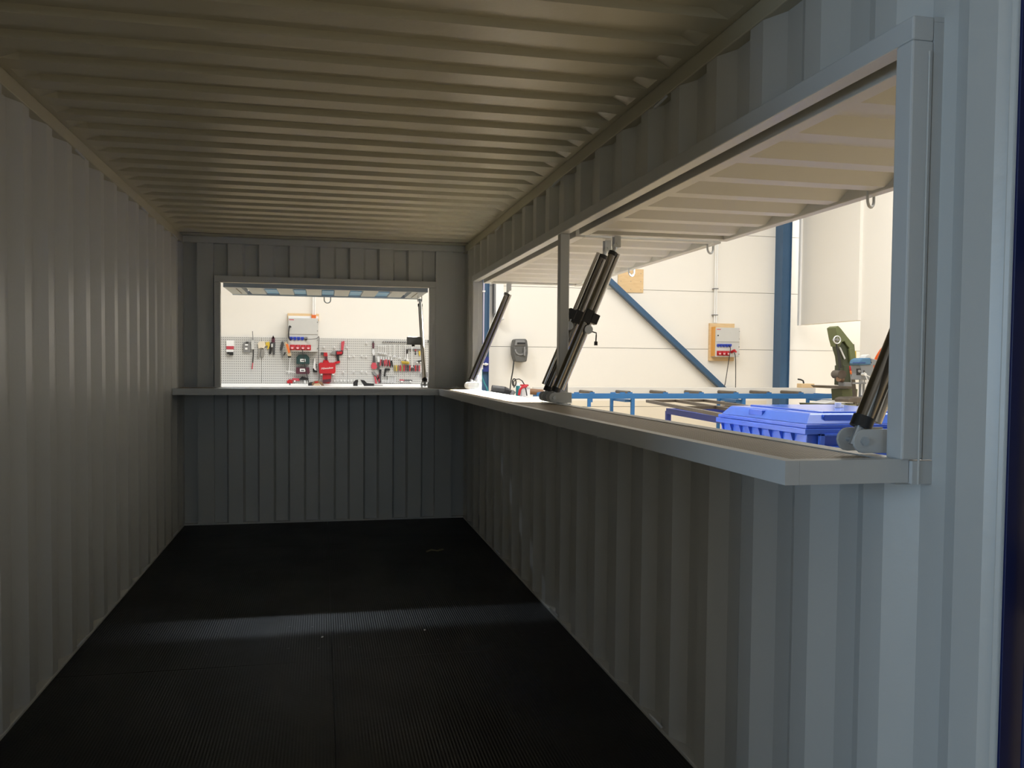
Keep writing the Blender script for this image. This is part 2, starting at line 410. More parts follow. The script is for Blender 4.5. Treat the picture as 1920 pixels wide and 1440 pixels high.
# ------------------------------------------------------------------ side window frame
XF0, XF1 = 2.314, 2.364
wn = sroot('window_1', (XF0, 2.7, ZS))
build('head_frame', MB().box(XF0, JY0, ZT, XF1, FY1, ZT+.05), 'frame_paint', wn, bevel=.004)
build('near_jamb', MB().box(XF0, JY0, ZS-.001, XF1, JY1, ZT), 'frame_paint', wn, bevel=.004)
build('far_jamb', MB().box(XF0, FY0, ZS-.001, XF1, FY1, ZT), 'frame_paint', wn, bevel=.004)
build('mullion', MB().box(XF0, 2.736, ZS-.001, XF1, 2.785, ZT), 'frame_paint', wn, bevel=.004)
build('reveal_strip', MB().box(XF1, JY0, ZT+.040, 2.402, FY1, ZT+.05).box(XF1, JY0, ZS-.001, 2.400, JY0+.02, ZT+.0395).box(XF1, FY1-.02, ZS-.1, 2.40, FY1+.03, ZT+.0395).box(2.3395, JY0-.001, ZS-.052, 2.399, JY1, ZS-.0035).box(2.3395, JY1, ZS-.060, 2.399, FY1-.021, ZS-.04), 'frame_paint', wn)  # the long low strip is added below the counter edge to block stray light
build('leak_cover', MB().box(2.368, JY0+.02, ZT+.0505, 2.47, FY1, ZT+.058), 'frame_paint', wn)  # added cover, blocks light leaking in at the flap hinges
build('rubber_seal', MB().box(XF1+.001, JY1, ZT+.028, 2.402, FY0, ZT+.039), 'black', wn)
# back window frame
w2 = sroot('window_2', (1.17, L, ZS))
YB0, YB1 = L-.045, L+.01
build('head_frame', MB().box(BX0, YB0, ZT-.005, BX1, YB1, ZT+.05), 'paint', w2, bevel=.004)
build('left_jamb', MB().box(BX0, YB0, ZS-.03, BXI0, YB1, ZT-.005), 'paint', w2, bevel=.004)
build('right_jamb', MB().box(BXI1, YB0, ZS-.03, BX1, YB1, ZT-.005), 'paint', w2, bevel=.004)
build('sill_frame', MB().box(BX0, YB0, ZS-.06, BX1, YB1+.06, ZS-.005), 'paint', w2, bevel=.004)
build('reveal_strip', MB().box(BX0, YB1, ZS-.05, BX0+.02, L+.06, ZT+.05).box(BX1-.02, YB1, ZS-.05, BX1, L+.06, ZT+.05).box(BX0+.02, YB1, ZT+.03, BX1-.02, L+.13, ZT+.05), 'frame_paint', w2)  # top strip drawn out over the flap hinge to block a light leak

# ------------------------------------------------------------------ L-shaped serving counter
XC, YC = 2.051, 5.278
ct = thing('serving_counter', (2.2, 2.8, ZS-.05), 'L-shaped grey steel framed serving counter running under both hatches', 'counter')
b = MB()
pts = [(XC, .214), (2.338, .214), (2.338, 5.23), (2.30, 5.25), (2.30, L-.05), (.004, L-.05), (.004, YC), (XC, YC)]
zb = ZS-.05
ip = [(XC+.032, .244), (2.292, .244), (2.292, YC+.03), (2.292, L-.08), (.03, L-.08), (.03, YC+.03), (XC+.032, YC+.03)]
b.box(XC, .214, zb, XC+.032, YC+.032, ZS)
b.box(XC+.0325, .214, zb, 2.338, .246, ZS)
b.box(2.292, .246, zb, 2.338, 5.25, ZS)
b.box(.004, YC, zb, XC, YC+.032, ZS)
b.box(.004, L-.08, zb, 2.30, L-.05, ZS)
b.box(2.296, 5.25, zb, 2.334, L-.05, ZS)
build('frame', b, 'frame_paint', ct)
build('worktop_board', MB().box(XC+.033, .247, zb+.012, 2.291, 2.81, ZS-.0025), 'board', ct)
build('worktop_board', MB().box(XC+.033, 2.818, zb+.012, 2.291, L-.081, ZS-.0025), 'board', ct)
build('worktop_board', MB().box(.005, YC+.033, zb+.012, XC+.031, L-.081, ZS-.0025), 'board', ct)
build('joint_strip', MB().box(XC+.033, 2.8105, zb+.02, 2.291, 2.8175, ZS-.001), 'rail_light', ct)
for yb_ in (1.4, 2.8, 4.2): build('support_strap', MB().box(2.06, yb_, zb-.006, 2.35, yb_+.04, zb), 'frame_paint', ct)
b = MB()
for i in range(5): b.tube([(2.18+.012*i, 5.42+.02*math.sin(i*2), ZS+.004), (2.19+.012*i, 5.44, ZS+.012+.006*(i % 2)), (2.20+.012*i, 5.43, ZS+.004)], .004, 5)
tag(build('screw_pile', b, 'steel'), 'small heap of bright screws in the counter corner', 'screws')

# ------------------------------------------------------------------ flaps
def u_ring(parent, x, y, z, axis, r=.024, drop=.05, mat='frame_paint'):
    pts = []
    for i in range(17):
        t = PI*i/16
        dx = r*math.cos(t); dz = -(drop-r)-r*math.sin(t)
        pts.append((x+dx*axis[0], y+dx*axis[1], z+dz))
    pts = [(pts[0][0], pts[0][1], z+.02)]+pts+[(pts[-1][0], pts[-1][1], z+.02)]
    build('pull_ring', MB().tube(pts, .0055, 8), mat, parent, smooth=True)
def side_flap(y0, y1, label, rings):
    X0, X1, z0, z1 = 2.406, 3.222, 2.012, 2.052
    t = thing('hatch_flap', ((X0+X1)/2, (y0+y1)/2, z0), label, 'hatch flap')
    b = MB(); b.box(X0, y0, z0+.004, X0+.05, y1, z1+.014); b.box(X1-.045, y0, z0, X1, y1, z1+.012)
    b.box(X0+.05, y0, z0+.003, X1-.045, y0+.05, z1+.012); b.box(X0+.05, y1-.05, z0+.003, X1-.045, y1, z1+.012)
    build('frame', b, 'flap_paint', t, bevel=.003)
    fn = lambda u, d, a: (a, u, z0+.012+d)
    b = MB(); sheet(b, side_profile(y0+.05, y1-.05, CR, 1), fn, X0+.05, X1-.045)
    build('corrugated_panel', b, 'flap_paint', t, solid=.002)
    build('hinge', MB().cyl((X0-.004, y0+.05, z1+.006), (X0-.004, y0+.18, z1+.006), .009), 'frame_paint', t)
    build('hinge', MB().cyl((X0-.004, y1-.18, z1+.006), (X0-.004, y1-.05, z1+.006), .009), 'frame_paint', t)
    for ry in rings: u_ring(t, X1-.02, ry, z0+.004, (.87, .5), .027, .046)
    return t
side_flap(.225, 2.715, 'grey corrugated hatch flap propped open outside the near half of the long window', (1.53,))
side_flap(2.775, 5.235, 'grey corrugated hatch flap propped open outside the far half of the long window', (2.86, 4.02))
# flap of the back window
t = thing('hatch_flap', (1.17, 6.25, 1.985), 'shallow grey and light blue hatch flap propped open beyond the back window', 'hatch flap')
b = MB(); z0 = 1.984
b.box(.31, 5.865, 1.988, 2.035, 5.90, 2.04); b.box(.31, 6.585, z0, 2.035, 6.62, z0+.04)
b.box(.31, 5.90, z0+.006, .45, 6.585, z0+.06); b.box(1.90, 5.90, z0+.006, 2.035, 6.585, z0+.06)
build('frame', b, 'flap_bluish', t, bevel=.003)
b = MB(); pr = end_profile(.45, 1.90, .49, per=.2485, wid=.128, sl=.018, d=.04); fn = lambda u, d, a: (u, a, z0+.012+d)
sheet(b, pr, fn, 5.90, 6.585); build('corrugated_panel', b, 'flap_bluish', t, solid=.002)
for k in range(6):
    x0 = .49+.2485*k+.128
    if x0+.1 < 1.93: build('blue_recess', MB().box(x0+.008, 6.15, z0+.020, x0+.1125, 6.584, z0+.0495), 'flap_blue', t, label='light blue painted recess')
for sx_ in (.40, 1.95): build('slot', MB().box(sx_, 5.98, z0+.004, sx_+.008, 6.48, z0+.0065), 'darkgrey', t)
u_ring(t, 1.172, 6.60, z0, (1, 0), .03, .055)

# ------------------------------------------------------------------ linear actuators
def actuator(p, q, ax, label, boxside, box=True, r=.0195, clevis='galv'):
    """p foot pivot, q head pivot, ax: fork axis direction"""
    p, q, ax = Vector(p), Vector(q), Vector(ax); d = (q-p).normalized(); ln = (q-p).length
    out = ax.cross(d).normalized()
    if out.dot(Vector(boxside)) < 0: out = -out
    t = thing('hatch_actuator', p, label, 'actuator', 'actuators that hold the hatch flaps open')
    build('main_tube', MB().cyl(p+d*.045, p+d*(ln-.05), r), 'blacktube', t, smooth=True)
    build('side_tube', MB().cyl(p+d*.055+out*.031, p+d*(ln*.95)+out*.031, .0125, seg=12), 'chrome', t, smooth=True)
    build('end_cap', MB().cyl(p+d*.03, p+d*.055, r+.004), 'black', t, smooth=True)
    build('end_cap', MB().cyl(p+d*(ln-.062), p+d*(ln-.042), r+.003), 'black', t, smooth=True)
    build('foot_lug', MB().cyl(p-d*.012, p+d*.035, .011), clevis, t)
    build('head_lug', MB().cyl(q-d*.045, q+d*.01, .011), clevis, t)
    # foot bracket: two rounded cheek plates, the web, and a bolt
    fbs = []
    for s in (-1, 1):
        bk = MB()
        c = p+ax*.028*s; pts = []
        for i in range(9):
            a = PI/2+PI*i/8; pts.append((c.x*1+.026*math.cos(a), c.z+.026*math.sin(a)))
        if abs(ax.y) > .5:
            pts += [(XF1-.004, c.z-.026), (XF1-.004, c.z+.026)]
            bk.prism(pts, c.y-.003, c.y+.003)
        else:
            n0 = len(bk.v); pts = [(c.y+.026*math.cos(PI+PI/2-PI*i/8), c.z+.026*math.sin(PI+PI/2-PI*i/8)) for i in range(9)]
            pts = [(c.y+.026*math.cos(-PI/2+PI*i/8), c.z+.026*math.sin(-PI/2+PI*i/8)) for i in range(9)]+[(c.y-.045, c.z+.026), (c.y-.045, c.z-.026)]
            n = len(pts); bk.add([(c.x-.003, y, z) for y, z in pts]+[(c.x+.003, y, z) for y, z in pts],
                 [tuple(range(n)), tuple(reversed(range(n, 2*n)))]+[(i, i+n, (i+1) % n+n, (i+1) % n) for i in range(n)])
        fbs.append(build('foot_bracket', bk, 'frame_paint', t, bevel=.0015))
    fb = fbs[0]
    build('bolt', MB().cyl(p-ax*.036, p-ax*.030, .010, seg=6).cyl(p-ax*.034, p+ax*.034, .006, seg=8).cyl(p+ax*.03, p+ax*.036, .010, seg=6), 'galv', fb)
    # head bracket hanging from the flap
    for s in (-1, 1):
        bk = MB(); c = q+ax*.017*s; a1 = Vector((1, 0, 0)) if abs(ax.y) > .5 else Vector((0, 1, 0))
        bk.bar(c-Vector((0, 0, .018)), c+Vector((0, 0, .040)), .034 if abs(ax.y) > .5 else .004, .004 if abs(ax.y) > .5 else .034, up=(0, 1, 0) if abs(ax.y) > .5 else (0, 1, 0))
        hb = build('head_bracket', bk, 'frame_paint', t, bevel=.001)
    build('bolt', MB().cyl(q-ax*.024, q+ax*.024, .006, seg=8), 'galv', hb)
    if box:
        c = p+d*(ln*.53)
        mb = MB(); mb.bar(c-d*.036+out*.006, c+d*.036+out*.006, .042, .046, up=out)
        mb.bar(c+out*.042-d*.024, c+out*.042+d*.028, .046, .040, up=out)
        bx = build('motor_box', mb, 'black', t, bevel=.004)
        g = c+out*.032-d*.062
        build('gear_housing', MB().cyl(g-ax*.024, g+ax*.024, .022).cyl(g-d*.02, g+d*.02, .017), 'galv', t, smooth=True)
        build('hand_crank', MB().tube([g+out*.02, g+out*.05+d*.004, g+out*.056-d*.01, Vector(g+out*.05)+Vector((0, 0, -.045))], .0035, 6).box(*(g+out*.05+Vector((-.007, -.007, -.06))), *(g+out*.05+Vector((.007, .007, -.04)))), 'black', t)
    return t
ZP = 1.188
actuator((2.272, .300, ZP), (2.600, .300, 1.972), (0, 1, 0), 'black and chrome hatch actuator beside the near jamb of the long window', (1, 0, 0), box=False)
actuator((2.268, 2.690, ZP), (2.598, 2.690, 1.972), (0, 1, 0), 'black and chrome hatch actuator with motor box on the near side of the grey mullion', (1, 0, 0))
actuator((2.268, 2.832, ZP), (2.598, 2.832, 1.972), (0, 1, 0), 'black and chrome hatch actuator partly hidden behind the grey mullion', (-1, 0, 0))
actuator((2.272, 5.150, ZP), (2.600, 5.150, 1.972), (0, 1, 0), 'slim hatch actuator at the far jamb of the long window', (1, 0, 0), box=False)
actuator((2.005, 5.815, ZP-.012), (1.995, 6.13, 1.940), (1, 0, 0), 'dark hatch actuator standing at the right side of the back window', (0, 0, 1), box=False)
for o in list(C.objects):
    if o.name.startswith('hatch_actuator') and 'right side of the back' in o['label']:
        build('motor_box', MB().box(1.865, 5.955, 1.53, 2.0, 6.02, 1.60), 'darkgrey', o, bevel=.004)
        build('motor_plug', MB().cyl((1.92, 5.98, 1.515), (1.92, 5.98, 1.535), .014), 'black', o)
# ------------------------------------------------------------------ the workshop hall
YE, HF, HC = 14.7, -.17, 7.0
XS = 11.12
hf = struct('hall_floor', MB().box(-7, -14, HF-.1, 15, YE+.2, HF), 'hall_floor')
hc = struct('hall_ceiling', MB().box(-7, -14, HC, 15, YE+.2, HC+.1), 'roof')
we = sroot('wall_far', (4, YE, HF))
build('core', MB().box(-7, YE+.03, HF, 15, YE+.15, HC), 'grey', we)
zs = [HF, .5296, 1.7405, 2.951, 4.16, 5.37, HC]
for i in range(6):
    build('panel', MB().box(-7, YE, zs[i]+.004, 15, YE+.031, zs[i+1]-.004), 'beige' if i == 0 else 'white_wall', we, bevel=.002)
build('beige_strip', MB().box(-7, YE-.004, .534, 10.5, YE+.001, .655), 'beige', we)  # carries the beige a little above the lowest joint
ws = sroot('wall_side', (XS, 5, HF))
build('panel', MB().box(XS, -14, HF, XS+.12, 12.48, HC), 'white_wall', ws)
build('lintel_panel', MB().box(XS-.06, 12.48, 2.272, XS+.12, YE-.28, HC), 'white_wall', ws)
build('lintel_trim', MB().box(XS-.10, 14.36, 2.262, XS-.02, YE-.27, HC), 'white', ws)
struct('wall_outer', MB().box(15, 6, HF, 15.1, YE+.1, HC), 'white_wall')
struct('wall_west', MB().box(-7.1, -14, HF, -7, YE+.1, HC), 'white_wall')
struct('wall_rear', MB().box(-7, -14.1, HF, 15, -14, HC), 'white_wall')
dr = sroot('door_2', (1.2, -13.95, HF))
build('gate_leaf', MB().box(-1.2, -13.98, HF, 3.6, -13.9, 4.6), 'lgrey', dr)

# lamp rows under the hall roof
lt = thing('lamp_row', (-1.1, 12.72, 5.2), 'long slim lamp row hung high above the tool wall', 'lamp')
build('housing', MB().box(-3.55, 12.71, 5.2, 1.35, 12.81, 5.25), 'lgrey', lt)
for x in (-3.0, .8): build('hanger', MB().cyl((x, 12.72, 5.25), (x, 12.72, HC), .006, seg=6), 'grey', lt)

def colm(x0, x1, y0, y1, lab):
    t = thing('steel_column', ((x0+x1)/2, (y0+y1)/2, HF), lab, 'column')
    build('left_flange', MB().box(x0, y0, HF, x0+.016, y1, HC), 'steelblue', t)
    build('right_flange', MB().box(x1-.016, y0, HF, x1, y1, HC), 'steelblue', t)
    build('web', MB().box(x0+.016, y0+.03, HF, x1-.016, y0+.045, HC), 'steelblue', t)
    build('base_plate', MB().box(x0-.06, y0-.06, HF, x1+.06, y1, HF+.02), 'steelblue', t)
    return t
colm(10.636, 10.85, 14.41, YE-.002, 'tall blue steel column at the end of the white side wall')
colm(4.06, 4.33, 14.38, YE-.002, 'blue steel column with violet pipes seen past the far jamb of the long window')
# brace
tb = thing('diagonal_brace', (9, 14.62, HF+.4), 'blue steel brace running diagonally across the white far wall', 'brace')
a_, b_ = Vector((6.38,14.6,3.528)), Vector((9.985,14.6,0.431))
build('brace_tube', MB().bar(a_, b_, .10, .135, up=(0, 1, 0)), 'steelblue', tb)
build('gusset_plate', MB().prism([((9.424,14.6,0.805)[0], (9.424,14.6,0.805)[2]), ((9.983,14.6,0.533)[0], (9.983,14.6,0.533)[2]), ((9.99,14.6,0.215)[0], (9.99,14.6,0.215)[2]), ((9.521,14.6,0.217)[0], (9.521,14.6,0.217)[2])], 14.55, 14.565), 'steelblue', tb)
# plywood sheet on the wall
tb = thing('plywood_sheet', (7.4, YE, 2.9), 'square plywood sheet screwed high on the white far wall', 'plywood')
q0, q1 = (7.086,14.68,3.322), (7.64,14.68,2.889)
build('board', MB().box(q0[0], 14.675, q1[2], q1[0], YE-.001, q0[2]+.05), 'ply', tb, bevel=.002)
for k in range(9):
    x = q0[0]+.06+(k % 3)*(q1[0]-q0[0]-.12)/2; z = q1[2]+.06+(k//3)*(q0[2]-q1[2]-.1)/2
    build('screw', MB().cyl((x, 14.668, z), (x, 14.676, z), .007, seg=8), 'grey', tb)

# ---- tool wall
pg = thing('pegboard', (1.2, 14.66, .986), 'long grey perforated tool board on the far wall behind the back window', 'pegboard')
for i, (x0, x1) in enumerate(((-1.6, .0), (.004, 1.6), (1.604, 3.2), (3.204, 3.6))):
    build('sheet_panel', MB().box(x0, 14.645, .986, x1, 14.69, 1.85), 'peg', pg, bevel=.003)
wb = thing('workbench', (1, 14.3, HF), 'long white topped workbench below the perforated tool board', 'workbench')
build('benchtop', MB().box(-1.8, 13.9, .90, 3.7, 14.64, .94), 'white', wb, bevel=.004)
for x in (-1.7, .3, 1.7, 3.6):
    for y in (13.95, 14.6): build('leg', MB().box(x-.03, y-.03, HF, x+.03, y+.03, .90), 'lgrey', wb)
build('back_rail', MB().box(-1.8, 14.60, .94, 3.7, 14.64, .984), 'white', wb)

YT = 14.6      # tools hang just in front of the board
F0, F1 = 14.585, 14.644
def P(b, *pts, d=(F0+.02, F1)): b.prism([p for p in pts], d[0], d[1]); return b
def tl(b, pts, r): b.tube([(x, YT, z) for x, z in pts], r, 6); return b
def bxp(b, a, c, y0=F0, y1=F1):
    b.box(min(a[0], c[0]), y0, min(a[1], c[1]), max(a[0], c[0]), y1, max(a[1], c[1])); return b
def tool(name, label, cat, parts, group=None):
    """parts: (part name, mesh, material); the hanging tool gets an Empty at its foot"""
    zs_ = [v.z for _, mb, _ in parts for v in mb.v]; xs_ = [v.x for _, mb, _ in parts for v in mb.v]
    if len(parts) == 1:
        return tag(build(name, parts[0][1], parts[0][2]), label, cat, group)
    t = thing(name, ((min(xs_)+max(xs_))/2, YT, min(zs_)), label, cat, group)
    for n_, mb, mt in parts: build(n_, mb, mt, t)
    return t
tool('blister_pack', 'white and red blister pack at the left end of the tool board', 'package', [
    ('card', bxp(MB(), (-0.63,1.787), (-0.492,1.68), 14.62), 'white'), ('red_print', bxp(MB(), (-0.626,1.678), (-0.497,1.62), 14.61), 'pink'),
    ('card_foot', bxp(MB(), (-0.631,1.619), (-0.502,1.57), 14.615), 'white'),
    ('black_part', bxp(bxp(MB(), (-0.612,1.569), (-0.574,1.53)), (-0.574,1.565), (-0.507,1.511)), 'black')])
tool('tester_box', 'grey tester box with white labels hanging on the tool board', 'tester', [
    ('housing', P(MB(), (-0.315,1.752), (-0.209,1.753), (-0.19,1.694), (-0.2,1.564), (-0.325,1.572), (-0.329,1.712)), 'grey'),
    ('dark_top', bxp(MB(), (-0.276,1.767), (-0.228,1.733)), 'darkgrey'),
    ('label_plate', bxp(MB(), (-0.291,1.722), (-0.238,1.693), 14.59), 'white'), ('label_plate', bxp(MB(), (-0.291,1.653), (-0.248,1.618), 14.59), 'white')])
tool('blow_gun', 'long thin probe with grey grip and red tip hanging on the tool board', 'probe', [
    ('rod', tl(MB(), [(-0.156,1.964), (-0.146,1.794)], .008), 'grey'), ('grip', bxp(MB(), (-0.18,1.794), (-0.123,1.625)), 'olive' if 0 else 'lgrey'),
    ('cable', tl(MB(), [(-0.142,1.624), (-0.142,1.534), (-0.152,1.374)], .012), 'black'), ('tip', tl(MB(), [(-0.152,1.374), (-0.167,1.254)], .011), 'pink')])
tool('work_gloves', 'pair of grey work gloves with cream cuffs on the tool board', 'gloves', [
    ('cuff', P(MB(), (-0.064,1.735), (-0.026,1.776), (0.062,1.777), (0.081,1.697), (0.032,1.627), (-0.045,1.636)), 'cuff'),
    ('glove', P(MB(), (-0.045,1.636), (-0.006,1.656), (-0.011,1.576), (-0.036,1.465), (-0.07,1.495)), 'glove'),
    ('glove', P(MB(), (0.003,1.656), (0.052,1.637), (0.061,1.537), (0.022,1.456), (-0.007,1.506)), 'glove')])
tool('cable_tie_bundle', 'small yellow bundle beside the work gloves on the tool board', 'bundle', [('bundle', P(MB(), (0.081,1.757), (0.149,1.773), (0.159,1.698), (0.129,1.628), (0.11,1.627), (0.12,1.698), (0.081,1.697)), 'yellow')])
tool('crimping_tool', 'black crimping tool with dark red head left of the power cabinet', 'crimper', [
    ('head', P(MB(), (0.193,1.839), (0.217,1.89), (0.247,1.84), (0.251,1.76), (0.188,1.759)), 'maroon'), ('jaw', P(MB(), (0.212,1.875), (0.225,1.9), (0.237,1.87), (0.232,1.83), (0.208,1.829)), 'steel'),
    ('left_handle', P(MB(), (0.169,1.759), (0.207,1.759), (0.178,1.538), (0.139,1.548)), 'black'),
    ('right_handle', P(MB(), (0.207,1.759), (0.256,1.76), (0.246,1.529), (0.212,1.528)), 'darkgrey'), ('label_plate', bxp(MB(), (0.183,1.734), (0.217,1.669), 14.575), 'lgrey')])
tool('hand_saw', 'dark handled saw with hanging blade left of the power cabinet', 'saw', [
    ('handle', P(MB(), (0.368,1.771), (0.398,1.782), (0.412,1.732), (0.383,1.621), (0.354,1.6), (0.339,1.63)), 'darkgrey'),
    ('blade', P(MB(), (0.359,1.61), (0.383,1.621), (0.393,1.48), (0.383,1.46)), 'grey'), ('clip', P(MB(), (0.402,1.52), (0.437,1.581), (0.447,1.561), (0.412,1.51)), 'black')])
RD = (14.41, 14.455)
tool('rasp', 'orange and tan rasp hanging tilted beside the red sockets', 'rasp', [
    ('body', P(MB(), (0.432,1.752), (0.471,1.768), (0.559,1.532), (0.55,1.491), (0.5,1.491), d=RD), 'tan'), ('face', P(MB(), (0.461,1.722), (0.501,1.733), (0.54,1.582), (0.51,1.552), d=(14.40, 14.42)), 'orange'),
    ('ferrule', P(MB(), (0.491,1.501), (0.555,1.502), (0.559,1.476), (0.5,1.471), d=RD), 'black')])
tool('tee_handle', 'white T handled key hanging below the rasp', 'key', [
    ('shaft', tl(MB(), [(0.53,1.471), (0.503,1.168)], .008), 'white'), ('crossbar', tl(MB(), [(0.456,1.218), (0.638,1.199)], .008), 'white')])
def case(name, lab, px, mt, lid):
    b = MB(); P(b, *px, d=(14.54, F1)); return b
t = tool('tool_case', 'dark green tool case with white label below the power cabinet', 'tool case', [
    ('shell', P(MB(), (0.648,1.482), (0.697,1.533), (0.836,1.535), (0.89,1.485), (0.89,1.358), (0.648,1.356), d=(14.54, F1)), 'teal'),
    ('handle', bxp(MB(), (0.727,1.544), (0.816,1.525), 14.55), 'grey'), ('label_plate', bxp(MB(), (0.717,1.453), (0.816,1.398), 14.533, 14.541), 'white'),
    ('label_print', bxp(MB(), (0.737,1.433), (0.801,1.415), 14.531, 14.534), 'darkgrey')])
t = tool('tool_case', 'maroon tool case with white label under the dark green case', 'tool case', [
    ('shell', P(MB(), (0.643,1.29), (0.885,1.292), (0.895,1.191), (0.875,1.17), (0.653,1.169), (0.638,1.189), d=(14.54, F1)), 'maroon'),
    ('handle', bxp(MB(), (0.727,1.316), (0.826,1.292), 14.55), 'darkgrey'), ('label_plate', bxp(MB(), (0.712,1.27), (0.811,1.21), 14.533, 14.541), 'white'),
    ('label_print', bxp(MB(), (0.732,1.245), (0.791,1.227), 14.531, 14.534), 'darkgrey')])
tool('multitool', 'white bladed saw tool with black grip beside the red case', 'saw', [
    ('blade', P(MB(), (0.975,1.47), (0.993,1.471), (1.005,1.283), (1.024,1.222), (0.985,1.242), (0.965,1.222), (0.955,1.272)), 'white'),
    ('grip', P(MB(), (0.95,1.262), (0.965,1.283), (0.985,1.242), (1.029,1.232), (1.034,1.202), (0.965,1.201)), 'black'), ('guard', P(MB(), (1.005,1.364), (1.019,1.364), (1.019,1.283), (1.01,1.283)), 'darkgrey')])
tool('angle_grinder', 'red angle grinder lying along the lower pegs of the tool board', 'grinder', [
    ('head', P(MB(), (0.471,1.036), (0.52,1.067), (0.569,1.047), (0.574,0.996), (0.51,0.976), (0.471,0.996)), 'red'),
    ('body', P(MB(), (0.569,1.087), (0.697,1.083), (0.707,1.037), (0.579,1.032)), 'pink'),
    ('lever', P(MB(), (0.687,1.058), (0.747,1.119), (0.856,1.094), (0.856,1.053), (0.766,1.053)), 'black'), ('spindle', tl(MB(), [(0.525,0.996), (0.525,0.961)], .013), 'darkgrey'),
    ('peg', bxp(bxp(MB(), (0.603,1.047), (0.628,1.017)), (0.791,1.048), (0.816,0.987)), 'white')])
tool('drill_driver', 'small red cordless drill hanging above the red case', 'drill', [
    ('chuck', bxp(MB(), (1.099,1.583), (1.154,1.533)), 'darkgrey'), ('body', P(MB(), (1.144,1.579), (1.219,1.58), (1.229,1.509), (1.159,1.508)), 'red'),
    ('grip', P(MB(), (1.169,1.508), (1.224,1.509), (1.229,1.432), (1.189,1.432)), 'maroon'), ('battery', P(MB(), (1.149,1.437), (1.234,1.437), (1.254,1.387), (1.134,1.386)), 'red')])
tool('impact_wrench', 'large red cordless impact wrench hanging with its strap up', 'impact wrench', [
    ('nose', P(MB(), (1.274,1.573), (1.299,1.581), (1.314,1.606), (1.384,1.607), (1.384,1.536), (1.324,1.545), (1.274,1.56)), 'grey'),
    ('body', P(MB(), (1.379,1.612), (1.52,1.614), (1.52,1.558), (1.485,1.527), (1.379,1.525)), 'maroon'), ('side_plate', P(MB(), (1.394,1.597), (1.505,1.598), (1.495,1.557), (1.404,1.546), d=(14.578, 14.61)), 'red'),
    ('grip', P(MB(), (1.379,1.531), (1.439,1.531), (1.45,1.419), (1.414,1.419)), 'black'),
    ('battery', P(MB(), (1.354,1.403), (1.46,1.429), (1.46,1.383), (1.364,1.357)), 'red'),
    ('strap', P(MB(), (1.484,1.787), (1.54,1.808), (1.545,1.778), (1.52,1.624), (1.48,1.624)), 'pink')])
t = tool('power_tool_case', 'large red tool case with white script lettering on the tool board', 'tool case', [
    ('shell', P(MB(), (1.059,1.365), (1.084,1.385), (1.354,1.388), (1.374,1.367), (1.373,1.204), (1.344,1.178), (1.084,1.177), (1.059,1.202), d=(14.50, F1)), 'red'),
    ('handle', bxp(MB(), (1.149,1.411), (1.234,1.381), 14.53), 'red'),
    ('latch', bxp(MB(), (1.099,1.182), (1.129,1.151), 14.51), 'white'), ('latch', bxp(MB(), (1.314,1.183), (1.355,1.153), 14.51), 'white')])
fc = bpy.data.curves.new('lettering', 'FONT'); fc.body = 'Milwaukee'; fc.size = .052; fc.extrude = .002; fc.align_x = 'CENTER'; fc.align_y = 'CENTER'; fc.shear = .3
fo = bpy.data.objects.new('lettering', fc); C.objects.link(fo)
dg = bpy.context.evaluated_depsgraph_get(); fm = bpy.data.meshes.new_from_object(fo.evaluated_get(dg)); bpy.data.objects.remove(fo)
lo = bpy.data.objects.new('lettering', fm); C.objects.link(lo); fm.materials.clear(); fm.materials.append(M['white']); lo.parent = t
lc = (1.214,1.281); lo.location = Vector((lc[0], 14.497, lc[1]))-Vector(t.location); lo.rotation_euler = (PI/2, math.radians(-6), 0)
tool('tool_pouch', 'red soft pouch hanging below the large red case', 'pouch', [('pouch', P(MB(), (1.139,1.167), (1.294,1.168), (1.289,1.02), (1.254,0.994), (1.134,0.999), (1.134,1.1), d=(14.55, F1)), 'red'), ('flap', P(MB(), (1.139,1.06), (1.289,1.081), (1.289,1.02), (1.134,0.999), d=(14.54, 14.56)), 'maroon')])
ORD = ['first', 'second', 'third', 'fourth', 'fifth', 'sixth', 'seventh', 'eighth', 'ninth', 'tenth', 'eleventh', 'twelfth', 'thirteenth', 'fourteenth']
HKL = ['white peg hook above the small red drill', 'white peg hook above the nose of the impact wrench', 'white peg hook right of the pink strap', 'single white peg hook high on the board left of the bolt cutter'] + \
      ['%s from the left of four white hooks right of the impact wrench' % q for q in ORD[:4]] + ['%s from the left of four white hooks right of the red case' % q for q in ORD[:4]] + \
      ['%s from the left of eight white hooks along the bottom of the board' % q for q in ORD[:8]]
hk = None
for px in ((1.159,1.681), (1.354,1.677), (1.591,1.68), (1.96,1.768), (1.636,1.503), (1.722,1.514), (1.874,1.515), (1.957,1.506), (1.526,1.205), (1.723,1.216), (1.875,1.217), (1.958,1.208),
           (1.355,1.04), (1.415,1.041), (1.481,1.041), (1.546,1.041), (1.614,1.041), (1.677,1.042), (1.744,1.042), (1.799,1.042)):
    x, z = px
    if hk is None:
        hk_n = 0
        hk = tag(build('peg_hook', MB().cyl((x, 14.646, z), (x, 14.60, z), .016, seg=10).cyl((x, 14.60, z), (x, 14.585, z+.018), .009, seg=8), 'white'), HKL[0], 'hook', 'empty white peg hooks on the tool board')
        h0 = (x, z)
    else:
        c = hk.copy(); C.objects.link(c); c.location = Vector(hk.location)+Vector((x-h0[0], 0, z-h0[1])); hk_n += 1; c['label'] = HKL[hk_n]
